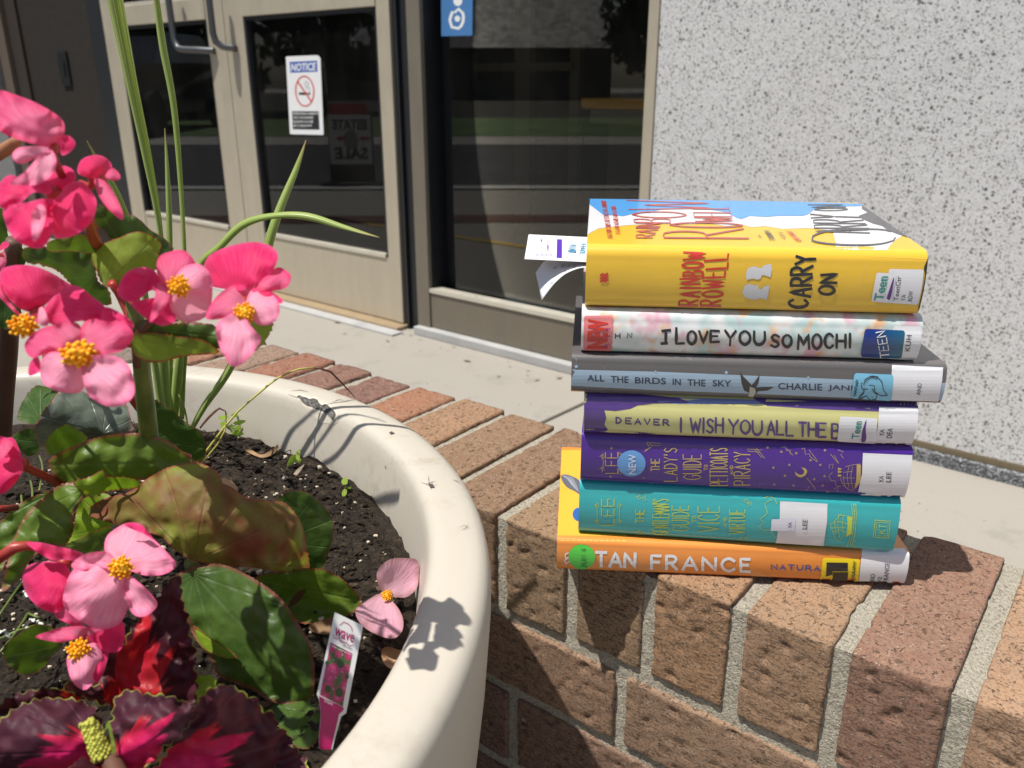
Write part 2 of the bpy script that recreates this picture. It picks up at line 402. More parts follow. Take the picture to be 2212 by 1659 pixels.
df = N(t, 'ShaderNodeBsdfDiffuse'); df.inputs[0].default_value = (.42, .41, .38, 1); ms2 = N(t, 'ShaderNodeMixShader'); gg = geo(t, (1, 1, .45)); lnk(t, ramp(t, nz(t, gg, 5, 6, .7), [(.35, .002), (.75, .018)]), ms2.inputs[0]); lnk(t, ms.outputs[0], ms2.inputs[1]); lnk(t, df.outputs[0], ms2.inputs[2])
lnk(t, ms2.outputs[0], t.nodes['Material Output'].inputs[0])
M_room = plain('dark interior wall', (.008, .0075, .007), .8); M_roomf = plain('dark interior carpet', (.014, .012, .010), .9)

# ================================================================== ground
S_ = Vector((.79, -.6131, 0)).normalized(); NW = Vector((-S_.y, S_.x, 0))          # brick wall: along, and away from the viewer
FD = Vector((math.sin(R(50.7)), -math.cos(R(50.7)), 0)); FN = Vector((-FD.y, FD.x, 0)); P0 = Vector((0, 2.46, 0))   # shop front: along (to the right), and inwards
def FPt(x, y, k=0.0):
    q = onpl(x, y, P0 - FN * k, FN) - P0; return q.dot(FD), q.z
def fpt(t, z, k=0.0): return P0 + FD * t - FN * k + Vector((0, 0, z))
def mir(x, y, z=0.0):
    q = Vector((x, y, z)); return q - FN * (2 * (FN.dot(q) - FN.dot(P0)))
def sheet(name, pts, m, kind='structure'):
    mb = MB(); mb.add(pts, [tuple(range(len(pts)))]); o = mb.build(name, m); tag(o, kind=kind)
    if o.data.polygons[0].normal.z < 0: o.data.flip_normals()
    return o
sheet('sidewalk', [(-90, -90, 0), (90, -90, 0), (90, 90, 0), (-90, 90, 0)], M_walk)
def band(name, ya, yb, m, z, xa=-45, xb=45):
    sheet(name, [mir(xa, ya, z), mir(xb, ya, z), mir(xb, yb, z), mir(xa, yb, z)], m)
band('brick_paving', 4.95, 5.25, M_brickpave, .004); band('road', 6.75, 11.3, M_asph, .004); band('kerb', 6.55, 6.75, m_concrete('kerb concrete', (.5, .5, .48), (.6, .6, .57)), .012)
band('far_pavement', 11.3, 13.0, M_walk2, .012); band('lawn', 13.0, 19.5, M_lawn, .02); band('shaded_ground', 19.5, 60, plain('ground with painted shade', (.03, .028, .02), .95, vary=.3), .02)  # last strip: shade under hedge and trees is put into its dark colour
q0 = -S_ * 4.2 + NW * .62; q1 = -S_ * 1.45 + NW * .62; up4 = Vector((0, 0, .004))
sheet('yellow_kerb_line', [q0 + up4, q1 + up4, q1 + NW * .05 + up4, q0 + NW * .05 + up4], plain('yellow line paint', (.55, .36, .05), .7))
ja, jb = onz(1150, 921, .004), onz(1262, 869, .004); jd = (jb - ja).normalized(); jn = Vector((-jd.y, jd.x, 0)) * .004
sheet('pavement_joint', [ja - jd * .6 - jn, ja + jd * .85 - jn, ja + jd * .85 + jn, ja - jd * .6 + jn], plain('joint dirt', (.12, .105, .085), .95))

lm = MB(); rl = random.Random(21)
for i in range(34):
    k = rl.random(); q = P0 + FD * (-1.35 + 1.9 * k) - FN * (.055 + abs(rl.gauss(0, .05))); a = rl.uniform(0, 6.28); r = rl.uniform(.003, .011) if i % 3 else rl.uniform(.010, .018)
    c_, s_ = math.cos(a) * r, math.sin(a) * r; lm.add([(q.x - c_, q.y - s_, .003), (q.x + s_ * .4, q.y - c_ * .4, .004), (q.x + c_, q.y + s_, .006), (q.x - s_ * .4, q.y + c_ * .4, .003)], [(0, 1, 2, 3)])
for i in range(260):
    q = onz(rl.uniform(500, 2200), rl.uniform(700, 1200), .0015); r = rl.uniform(.0006, .0018); lm.blob(q, (r, r, r * .6), 1, .2)
tag(lm.build('leaf_litter', plain('tan litter', (.24, .16, .10), .9, vary=.4)), 'scattered grit and leaf bits on the pavement along the shop front', 'litter', kind='stuff')

# ================================================================== shop front
def fbox(mb, t0, t1, z0, z1, k0, k1, mi=0):
    mb.box(fpt(t0, z0, k0), FD * (t1 - t0), Vector((0, 0, z1 - z0)), -FN * (k1 - k0), mi)
HT = 2.35
tA = FPt(184, 0)[0]; tB = FPt(214, 0)[0]; tC = FPt(252, 60)[0]; tD = FPt(447, 60)[0]; tE = FPt(526, 60)[0]; tF = FPt(811, 16)[0]; tG = FPt(839, 0)[0]
tH = FPt(880, 0)[0]; tI = FPt(911, 0)[0]; tJ = FPt(950, 0)[0]; tK = FPt(1404, 0)[0]; tL = FPt(1427, 0)[0]
tM = (tD * .52 + tE * .48)
zmid0 = FPt(524, 36)[1]; zmid1 = zmid0 + .075
def glass_pane(mb, t0, t1, z0, z1, k): fbox(mb, t0, t1, z0, z1, k - .006, k)
def door(label, t0, t1, ta, tb, kick, hand_side):
    d = thing('glass_door', fpt((t0 + t1) / 2, 0, 0), label, 'door', 'pair of glazed entrance doors')
    for a, b in ((t0, ta), (tb, t1)):
        m = MB(); fbox(m, a, b, .015, HT, -.045, 0); m.build('stile', M_tan, d, bevel=.002)
    m = MB(); fbox(m, ta, tb, .015, kick, -.042, -.003); m.build('bottom_rail', M_tan, d, bevel=.002)
    m = MB(); fbox(m, ta, tb, zmid0, zmid1, -.042, .004); m.build('middle_rail', M_tan, d, bevel=.002)
    m = MB(); fbox(m, ta, tb, HT - .10, HT, -.042, -.003); m.build('top_rail', M_tan, d)
    for a, b in ((kick, zmid0), (zmid1, HT - .10)):
        m = MB(); glass_pane(m, ta + .012, tb - .012, a + .012, b - .012, -.02); m.build('glass_pane', M_glass, d)
        m = MB(); w = .012
        fbox(m, ta, ta + w, a, b, -.03, -.004); fbox(m, tb - w, tb, a, b, -.03, -.004); fbox(m, ta + w, tb - w, b - w, b, -.03, -.004)
        m.build('gasket', M_blk, d)
        m = MB(); fbox(m, ta + w, tb - w, a, a + w, -.03, .002); m.build('glazing_bead', m_bead, d)
    return d
m_bead = m_metal('bright aluminium bead', (.62, .58, .49), .35)
kickL = FPt(450, 487)[1]; kickR = FPt(720, 536)[1]
dl = door('left glazed door with tan frame, behind the tall grass blades', tB, tM, tC, tD, kickL, 1)
dr = door('right glazed door with tan frame and the no smoking notice', tM + .004, tG, tE, tF, kickR, 0)
def handle(parent, pts, r=.0125):
    m = MB(); m.tube(catmull([tuple(p) for p in pts], False, .012), r, 12); m.build('pull_handle', M_steel, parent, smooth=True)
h1, hz = FPt(398, 82); h2, _ = FPt(470, 108); hzb = FPt(470, 105)[1]
tL0 = FPt(384, 0)[0] + .02
handle(dl, [fpt(tL0 - .005, 1.16, .05), fpt(tL0, 1.08, .05), fpt(tL0 + .002, 1.0, .05), fpt(tL0 + .006, hzb + .035, .05), fpt(tL0 + .022, hzb + .008, .05), fpt(tL0 + .05, hzb, .047), fpt(tL0 + .13, hzb - .004, .03), fpt(tD + .04, hzb - .008, .004)])
tR0 = FPt(488, 40)[0]
handle(dr, [fpt(tR0, 1.16, .06), fpt(tR0, 1.08, .06), fpt(tR0, 1.0, .06), fpt(tR0, hzb + .05, .06), fpt(tR0 + .004, hzb + .02, .055), fpt(tR0 + .02, hzb + .004, .04), fpt(tR0 + .05, hzb - .002, .003)])
fr_ = thing('door_frame', fpt(tH, 0), 'dark door frame with black jambs around the glazed doors', 'door frame')
m = MB(); fbox(m, tA - .02, tB - .004, 0, HT + .1, -.08, -.01); m.build('black_jamb', M_blk, fr_)
m = MB(); fbox(m, tG + .004, tH, 0, HT + .1, -.08, -.012); fbox(m, tG + .02, tG + .03, 0, HT + .1, -.012, .0); m.build('black_jamb', M_blk, fr_)
m = MB(); fbox(m, tA - .02, tH, HT + .1, HT + .4, -.08, 0); m.build('head_frame', M_brz, fr_)
m = MB(); fbox(m, tB, tG, HT + .004, HT + .1, -.05, -.01); m.build('transom_bar', M_tan, fr_)
m = MB(); fbox(m, tB, tG + .02, 0, .012, -.06, .05); m.build('threshold', M_thr, fr_)
m = MB(); fbox(m, tB, tG + .05, 0, .006, .051, .10); m.build('threshold_plate', M_sill, fr_)
sd = thing('window_bay', fpt(tJ, 0), 'tall fixed window in bronze frame between the doors and the speckled wall', 'window')
zs0 = FPt(960, 637)[1]
m = MB(); fbox(m, tH + .003, tI, 0, HT + .1, -.08, .012); m.build('mullion', M_brz, sd, bevel=.002)
m = MB(); fbox(m, tI, tJ, .02, HT, -.09, -.075); fbox(m, tI, tI + .006, .02, HT, -.075, -.004); m.build('gasket', M_blk, sd)
m = MB(); fbox(m, tK, tL, 0, HT + .1, -.08, .004); m.build('jamb', M_tan, sd, bevel=.002)
m = MB(); fbox(m, tI + .001, tK - .001, .03, zs0, -.05, .006); m.build('bottom_rail', M_brz, sd, bevel=.002)
m = MB(); fbox(m, tI + .001, tK - .001, zs0 + .001, zs0 + .014, -.03, .011); m.build('glazing_bead', m_bead, sd)
for qx, qy in ((957, 725), (1193, 775)):
    m = MB(); tt, zz = FPt(qx, qy); m.blob(fpt(tt, zz, .0075), .006, 2); m.build('screw_cap', plain('chalky screw', (.5, .5, .48), .7), sd)
m = MB(); fbox(m, tJ - .002, tK, zs0 + .014, HT, -.046, -.04); m.build('glass_pane', M_glass, sd)
m = MB(); fbox(m, tI + .001, tL, HT + .1, HT + .4, -.05, 0); m.build('head_frame', M_brz, sd)
m = MB(); fbox(m, tH + .003, tL, 0, .028, -.03, .035); m.build('sill', M_sill, sd, bevel=.003)

wl = thing('aggregate_wall', fpt(1.5, 0), 'white wall panel of black-speckled stone aggregate, behind the books', 'wall')
m = MB(); fbox(m, tL + .002, 6.0, .042, 4.6, -.3, .0); m.build('stone_panel', M_terr, wl)
m = MB(); fbox(m, tL + .002, 6.0, .028, .041, -.2, .004); m.build('drip_strip', m_metal('brown metal strip', (.20, .16, .10)), wl)
m = MB(); fbox(m, tL + .002, 6.0, 0, .027, -.2, .018); m.build('plinth', M_gran, wl)
rw = thing('granite_wall', fpt(-2.8, 0), 'dark brown granite wall left of the glass doors', 'wall')
tN = FPt(66, 200)[0]; tO = FPt(42, 200)[0]; tP = FPt(22, 200)[0]
m = MB(); fbox(m, tN, tA - .022, 0, 4.6, -.3, -.012); m.build('granite_face', M_retn, rw)
m = MB(); fbox(m, tO, tN - .002, 0, 4.6, -.3, .0); m.build('dark_trim', plain('dark bronze trim', (.035, .026, .02), .5), rw)
m = MB(); fbox(m, tP, tO - .002, 0, 4.6, -.3, .02); m.build('bronze_trim', plain('bronze trim', (.11, .085, .065), .5), rw)
m = MB(); fbox(m, tP - 1.5, tP - .002, 0, 4.6, -.3, .05); m.build('stone_corner', M_colm, rw, bevel=.004)
ts, zs = FPt(136, 148)
m = MB(); fbox(m, ts - .045, ts + .045, zs - .075, zs + .075, -.0115, -.002); fbox(m, ts - .015, ts + .015, zs - .03, zs + .03, -.0019, .002)
o = m.build('switch_plate', plain('black switch plate', (.008, .008, .009), .4), None, bevel=.002); tag(o, 'small black switch plate on the dark granite wall', 'switch')
up = thing('upper_wall', fpt(0, HT + .4), 'shop wall above the doors and window', 'wall')
m = MB(); fbox(m, tP - 1.5, tL, HT + .401, 4.6, -.3, 0); m.build('wall_face', M_terr, up)

# interior: a dark lobby with a counter
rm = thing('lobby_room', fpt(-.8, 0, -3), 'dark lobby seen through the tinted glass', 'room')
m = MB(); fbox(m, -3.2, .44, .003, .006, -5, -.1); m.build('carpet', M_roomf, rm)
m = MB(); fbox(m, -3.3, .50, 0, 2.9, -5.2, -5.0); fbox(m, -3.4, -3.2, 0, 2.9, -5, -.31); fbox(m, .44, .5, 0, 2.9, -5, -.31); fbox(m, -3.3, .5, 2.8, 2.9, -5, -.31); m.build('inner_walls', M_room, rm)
ct = thing('reception_counter', fpt(.2, 0, -.8), 'counter with an orange wooden edge inside the window', 'counter')
ta_, za_ = FPt(1256, 212, -.24); tc_, zc_ = FPt(1256, 234, -.24)
m = MB(); fbox(m, ta_, .43, zc_, za_, -.6, -.24); m.build('counter_edge', plain('orange wood edge', (.88, .50, .06), .5), ct)
m = MB(); fbox(m, ta_ + .03, .43, zc_ - .04, zc_ - .001, -.6, -.245); m.build('counter_top', plain('grey counter', (.2, .2, .19), .5), ct)
m = MB(); fbox(m, ta_ + .06, .42, .008, zc_ - .041, -.58, -.30); m.build('counter_base', plain('dark counter base', (.03, .03, .03), .6), ct)
ip = thing('inner_door', fpt(-.2, 0, -1.4), 'tan inner door posts dimly seen through the window', 'door')
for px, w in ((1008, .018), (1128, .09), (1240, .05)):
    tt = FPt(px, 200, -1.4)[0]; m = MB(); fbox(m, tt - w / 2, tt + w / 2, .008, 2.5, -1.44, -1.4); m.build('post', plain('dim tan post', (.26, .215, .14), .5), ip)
tt0, zz0 = FPt(1010, 145, -1.4); tt1, _ = FPt(1240, 140, -1.4)
m = MB(); fbox(m, tt0, tt1, zz0 - .02, zz0 + .015, -1.43, -1.385); m.build('push_bar', plain('dim tan post', (.2, .165, .11)), ip)

# no smoking notice and blue decal on the glass
gz = fpt(0, 0, -.0192); hitg = surf_plane(gz, -FN); W_ = plain('white sign vinyl', (.78, .79, .80), .45)
sn = thing('notice_sign', hitg(655, 205)[0], 'white no smoking notice with a blue heading on the right door', 'sign')
m = MB(); patch(m, hitg, sg((88, 88), (462, 72), (500, 100), (538, 1022), (138, 1012)), 2, 12, rnd=3); m.build('sign_panel', W_, sn, solid=.0004)
m = MB(); patch(m, hitg, sg((133, 152), (460, 137), (467, 268), (140, 282)), 4, 12); m.build('blue_heading', plain('sign blue', (.03, .10, .42)), sn)
m = MB(); q = sg((150, 265), (452, 252), (446, 160), (146, 172)); typed(m, hitg, 'NOTICE', q, 6, bold=.03, shear=.15); m.build('heading_text', W_, sn)
m = MB(); patch(m, hitg, sg((162, 738), (480, 740), (490, 960), (172, 955)), 4, 12); m.build('black_panel', plain('sign black', (.015, .02, .02)), sn)
m = MB(); rnd = random.Random(3)
for i, (xr) in enumerate((470, 415, 408, 395)):
    y = 768 + i * 48; x = 178 + i * 2
    while x < xr:
        w = rnd.uniform(16, 46)
        a = sg((x, y + 12), (min(x + w, xr), y + 13), (min(x + w, xr), y - 14), (x, y - 14)); x += w + 9
        hand(m, hitg, rnd.choice(['NOM', 'AIR', 'SET', 'HALO', 'RUN']), a, .5, 6)
m.build('small_print', W_, sn)
m = MB(); ring = sg(*disc((315, 500), 108, 178, 40, -.06)); line(m, hitg, ring, 2.6, 7, closed=True, step=6); line(m, hitg, sg((232, 385), (395, 625)), 3.0, 8)
m.build('prohibition_ring', plain('sign red', (.6, .04, .04)), sn)
m = MB(); patch(m, hitg, sg((245, 515), (350, 516), (350, 545), (245, 545)), 5, 8); patch(m, hitg, sg((357, 516), (380, 516), (380, 545), (357, 545)), 5, 8)
line(m, hitg, sg((372, 505), (375, 470), (345, 450), (360, 420), (335, 385)), .9, 5, smooth=True); line(m, hitg, sg((345, 480), (330, 440), (310, 425), (325, 385), (350, 400)), .9, 5, smooth=True)
m.build('cigarette', plain('sign black', (.015, .02, .02)), sn)
gw = fpt(0, 0, -.0395); hitw = surf_plane(gw, -FN)
dc = thing('window_decal', hitw(986, 40)[0], 'blue nursing symbol decal high on the window', 'sticker')
m = MB(); patch(m, hitw, c8((325, -190), (470, -190), (467, 160), (328, 163)), 2, 14); m.build('decal_panel', plain('decal blue', (.06, .19, .44)), dc, solid=.0004)
m = MB(); patch(m, hitw, c8(*disc((402, 5), 20, 22, 20)), 4, 10); line(m, hitw, c8((378, 55), (366, 90), (375, 122), (405, 128), (425, 100), (425, 60), (405, 40), (390, 55)), 6, 4, smooth=True)
patch(m, hitw, c8(*disc((400, 84), 13, 14, 16)), 4, 6); patch(m, hitw, c8(*disc((398, -60), 30, 32, 20)), 4, 10); m.build('nursing_figure', W_, dc)

# ================================================================== across the street (seen mirrored in the glass)
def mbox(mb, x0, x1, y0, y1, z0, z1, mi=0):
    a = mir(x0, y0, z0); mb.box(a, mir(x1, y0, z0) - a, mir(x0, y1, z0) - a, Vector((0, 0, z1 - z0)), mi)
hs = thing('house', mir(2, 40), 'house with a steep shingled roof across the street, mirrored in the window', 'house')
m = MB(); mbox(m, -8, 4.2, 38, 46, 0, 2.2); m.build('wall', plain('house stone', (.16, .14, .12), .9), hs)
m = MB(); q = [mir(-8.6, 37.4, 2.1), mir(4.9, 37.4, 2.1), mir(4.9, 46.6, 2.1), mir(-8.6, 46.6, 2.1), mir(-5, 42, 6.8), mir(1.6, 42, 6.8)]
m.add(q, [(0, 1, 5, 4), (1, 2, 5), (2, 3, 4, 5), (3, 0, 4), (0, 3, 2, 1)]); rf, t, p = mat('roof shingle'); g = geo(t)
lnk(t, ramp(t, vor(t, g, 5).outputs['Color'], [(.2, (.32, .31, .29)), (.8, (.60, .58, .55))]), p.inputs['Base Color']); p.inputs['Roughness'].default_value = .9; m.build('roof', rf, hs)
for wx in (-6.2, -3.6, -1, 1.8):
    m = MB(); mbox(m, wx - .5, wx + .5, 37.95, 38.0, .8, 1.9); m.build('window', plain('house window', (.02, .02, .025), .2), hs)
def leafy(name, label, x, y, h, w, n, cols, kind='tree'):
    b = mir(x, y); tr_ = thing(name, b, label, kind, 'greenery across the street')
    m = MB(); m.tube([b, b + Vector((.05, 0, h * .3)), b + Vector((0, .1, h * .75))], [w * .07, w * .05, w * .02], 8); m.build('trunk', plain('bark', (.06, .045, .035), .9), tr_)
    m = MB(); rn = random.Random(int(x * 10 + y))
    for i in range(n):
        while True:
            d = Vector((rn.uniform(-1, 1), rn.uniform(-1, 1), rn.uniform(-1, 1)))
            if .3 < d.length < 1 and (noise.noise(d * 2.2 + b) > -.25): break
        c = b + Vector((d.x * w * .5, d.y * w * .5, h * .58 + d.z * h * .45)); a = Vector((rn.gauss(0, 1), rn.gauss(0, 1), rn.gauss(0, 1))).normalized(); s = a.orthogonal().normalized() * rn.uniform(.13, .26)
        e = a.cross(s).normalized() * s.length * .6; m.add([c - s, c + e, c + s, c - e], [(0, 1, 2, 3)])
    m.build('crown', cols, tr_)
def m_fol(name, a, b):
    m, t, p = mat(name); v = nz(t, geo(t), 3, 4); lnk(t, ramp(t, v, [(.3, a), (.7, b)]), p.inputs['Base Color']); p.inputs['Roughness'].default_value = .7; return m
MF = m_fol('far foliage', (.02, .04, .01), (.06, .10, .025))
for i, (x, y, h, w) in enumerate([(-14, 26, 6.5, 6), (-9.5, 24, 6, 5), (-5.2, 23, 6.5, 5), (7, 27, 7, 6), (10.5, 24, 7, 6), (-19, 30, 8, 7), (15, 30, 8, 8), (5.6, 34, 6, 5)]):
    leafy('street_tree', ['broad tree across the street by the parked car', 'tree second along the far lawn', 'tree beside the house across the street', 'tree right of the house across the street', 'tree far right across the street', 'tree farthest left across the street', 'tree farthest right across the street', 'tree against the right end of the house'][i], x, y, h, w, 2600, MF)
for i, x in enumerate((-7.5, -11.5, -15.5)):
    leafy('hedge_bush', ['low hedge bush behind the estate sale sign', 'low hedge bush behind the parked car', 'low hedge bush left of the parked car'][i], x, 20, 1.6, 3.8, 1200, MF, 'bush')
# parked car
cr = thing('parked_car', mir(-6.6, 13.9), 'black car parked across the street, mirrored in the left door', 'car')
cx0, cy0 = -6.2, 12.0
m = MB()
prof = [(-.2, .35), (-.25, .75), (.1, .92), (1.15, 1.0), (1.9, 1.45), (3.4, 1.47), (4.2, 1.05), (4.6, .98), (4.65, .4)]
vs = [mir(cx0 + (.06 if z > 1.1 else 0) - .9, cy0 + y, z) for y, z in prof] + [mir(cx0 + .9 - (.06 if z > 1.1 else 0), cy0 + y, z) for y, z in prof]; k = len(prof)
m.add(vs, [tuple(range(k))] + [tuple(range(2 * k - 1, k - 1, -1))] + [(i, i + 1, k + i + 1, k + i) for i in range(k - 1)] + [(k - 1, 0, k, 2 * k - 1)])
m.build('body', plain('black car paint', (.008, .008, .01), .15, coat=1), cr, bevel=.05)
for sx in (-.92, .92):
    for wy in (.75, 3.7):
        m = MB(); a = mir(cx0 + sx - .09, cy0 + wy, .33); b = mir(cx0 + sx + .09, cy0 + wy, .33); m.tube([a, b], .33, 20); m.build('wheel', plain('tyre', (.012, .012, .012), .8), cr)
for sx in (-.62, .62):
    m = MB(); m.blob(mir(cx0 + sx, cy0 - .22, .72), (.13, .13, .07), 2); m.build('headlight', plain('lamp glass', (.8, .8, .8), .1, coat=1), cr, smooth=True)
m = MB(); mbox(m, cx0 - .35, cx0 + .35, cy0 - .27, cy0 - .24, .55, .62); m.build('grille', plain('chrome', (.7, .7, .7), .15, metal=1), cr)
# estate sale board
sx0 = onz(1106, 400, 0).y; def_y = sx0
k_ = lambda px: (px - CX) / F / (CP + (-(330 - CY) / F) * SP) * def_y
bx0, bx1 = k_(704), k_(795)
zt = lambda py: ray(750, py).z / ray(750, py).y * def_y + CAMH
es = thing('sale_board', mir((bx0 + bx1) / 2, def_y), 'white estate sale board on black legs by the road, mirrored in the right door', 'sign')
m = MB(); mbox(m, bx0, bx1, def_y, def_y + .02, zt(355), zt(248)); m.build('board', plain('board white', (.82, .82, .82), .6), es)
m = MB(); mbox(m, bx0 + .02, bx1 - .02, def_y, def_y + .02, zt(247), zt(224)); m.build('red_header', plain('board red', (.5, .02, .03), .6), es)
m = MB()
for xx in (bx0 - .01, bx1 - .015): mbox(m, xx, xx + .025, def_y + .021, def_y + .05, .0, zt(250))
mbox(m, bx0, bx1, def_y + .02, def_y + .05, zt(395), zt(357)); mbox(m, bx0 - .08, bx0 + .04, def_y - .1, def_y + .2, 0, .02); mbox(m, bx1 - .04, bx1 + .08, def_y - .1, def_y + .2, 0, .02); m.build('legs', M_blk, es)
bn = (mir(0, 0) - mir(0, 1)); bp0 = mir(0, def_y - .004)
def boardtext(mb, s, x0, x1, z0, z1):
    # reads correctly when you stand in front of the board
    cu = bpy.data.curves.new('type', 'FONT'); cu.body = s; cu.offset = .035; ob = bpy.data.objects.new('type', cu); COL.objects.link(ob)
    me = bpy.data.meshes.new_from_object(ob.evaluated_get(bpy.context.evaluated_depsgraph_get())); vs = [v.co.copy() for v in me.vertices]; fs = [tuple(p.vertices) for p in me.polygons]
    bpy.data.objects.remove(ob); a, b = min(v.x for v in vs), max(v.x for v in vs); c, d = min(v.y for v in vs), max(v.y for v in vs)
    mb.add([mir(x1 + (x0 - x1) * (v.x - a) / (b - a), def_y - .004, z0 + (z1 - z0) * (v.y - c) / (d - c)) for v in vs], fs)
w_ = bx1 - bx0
m = MB(); boardtext(m, 'ESTATE', bx0 + .035, bx1 - .03, zt(281), zt(258)); boardtext(m, 'SALE', bx0 + .04, bx1 - .03, zt(345), zt(319))
m.build('board_text', plain('sign black', (.015, .02, .02)), es)
m = MB()
for s0 in (.16, .72):
    a = bx0 + w_ * s0; zc = zt(300); m.add([mir(x, def_y - .004, z) for x, z in ((a, zc), (a + .04, zc + .025), (a + .04, zc + .012), (a + .08, zc + .012), (a + .08, zc - .012), (a + .04, zc - .012), (a + .04, zc - .025))], [tuple(range(7))])
m.build('red_arrows', plain('board red', (.5, .02, .03), .6), es)
m = MB(); m.add([mir(bx0 + w_ * .52 + .06 * math.cos(i * .2618), def_y - .003, zt(303) + .075 * math.sin(i * .2618)) for i in range(24)], [tuple(range(24))]); m.build('round_emblem', plain('emblem grey', (.33, .32, .28)), es)

# ================================================================== brick wall
def m_brick():
    m, t, p = mat('wire-cut brick'); g = geo(t); a = N(t, 'ShaderNodeVertexColor'); a.layer_name = 'tint'
    rot = geo(t, (1, 1, 1), (0, 0, R(37.8))); nrm = N(t, 'ShaderNodeNewGeometry'); sz = N(t, 'ShaderNodeSeparateXYZ'); lnk(t, nrm.outputs['True Normal'], sz.inputs[0])
    top = ramp(t, sz.outputs[2], [(.5, .0), (.8, 1.0)])
    st = N(t, 'ShaderNodeMapping'); st.inputs['Scale'].default_value = (1, 1, 3.6); lnk(t, rot, st.inputs[0])
    n1 = nz(t, g, 14, 5, .65); n2 = nz(t, g, 520, 3, .65); n3 = nz(t, g, 120, 5, .7)
    c = mix(t, ramp(t, n1, [(.30, .0), (.70, .55)]), a.outputs[0], mix(t, .5, a.outputs[0], (.13, .085, .06)))
    c = mix(t, ramp(t, n3, [(.42, .0), (.8, .55)]), c, (.34, .24, .17))
    c = mix(t, ramp(t, n2, [(.50, .0), (.66, .65)]), c, (.085, .058, .045))
    grit = vor(t, g, 430); c = mix(t, mth(t, 'MULTIPLY', mth(t, 'LESS_THAN', grit.outputs['Distance'], .24), mth(t, 'GREATER_THAN', nz(t, g, 150, 2), .55)), c, (.36, .29, .225))
    lnk(t, c, p.inputs['Base Color']); p.inputs['Roughness'].default_value = .9; p.inputs['Specular IOR Level'].default_value = .25
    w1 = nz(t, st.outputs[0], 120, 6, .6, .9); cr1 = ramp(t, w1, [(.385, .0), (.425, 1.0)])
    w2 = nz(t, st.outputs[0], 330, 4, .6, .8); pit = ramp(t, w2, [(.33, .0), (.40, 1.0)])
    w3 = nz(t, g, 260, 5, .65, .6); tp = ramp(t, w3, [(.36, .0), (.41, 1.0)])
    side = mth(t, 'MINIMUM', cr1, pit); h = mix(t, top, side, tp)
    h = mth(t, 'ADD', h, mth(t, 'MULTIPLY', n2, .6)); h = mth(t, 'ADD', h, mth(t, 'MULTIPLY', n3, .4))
    slit_shade = mth(t, 'SUBTRACT', 1.0, mix(t, top, side, tp)); c2_ = mix(t, mth(t, 'MULTIPLY', slit_shade, .55), c, (.045, .03, .024)); lnk(t, c2_, p.inputs['Base Color'])  # shade inside the deep cracks and pits is painted into the brick colour
    bump(t, p, h, .9, .0012); return m
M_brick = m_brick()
M_mort, t, p = mat('sandy mortar'); g = geo(t); f = nz(t, g, 520, 4, .7); f2 = nz(t, g, 30, 4)
c = mix(t, f2, (.58, .535, .43), (.70, .65, .53)); c = mix(t, ramp(t, f, [(.40, .0), (.62, .6)]), c, (.22, .19, .15)); gv = vor(t, g, 650); c = mix(t, ramp(t, gv.outputs['Color'], [(.2, .0), (.9, .45)]), c, (.80, .74, .60)); c = mix(t, ramp(t, vor(t, g, 480).outputs['Color'], [(.72, .0), (.9, .6)]), c, (.20, .17, .13)); lnk(t, c, p.inputs['Base Color']); p.inputs['Roughness'].default_value = .95
bump(t, p, mth(t, 'ADD', f, mth(t, 'MULTIPLY', nz(t, g, 260, 4, .7), 1.4)), 1.0, .003)
PAL = [(0.340, 0.195, 0.113), (0.299, 0.165, 0.099), (0.258, 0.145, 0.095), (0.371, 0.225, 0.131), (0.278, 0.175, 0.113), (0.237, 0.140, 0.099), (0.412, 0.255, 0.149), (0.309, 0.190, 0.117)]
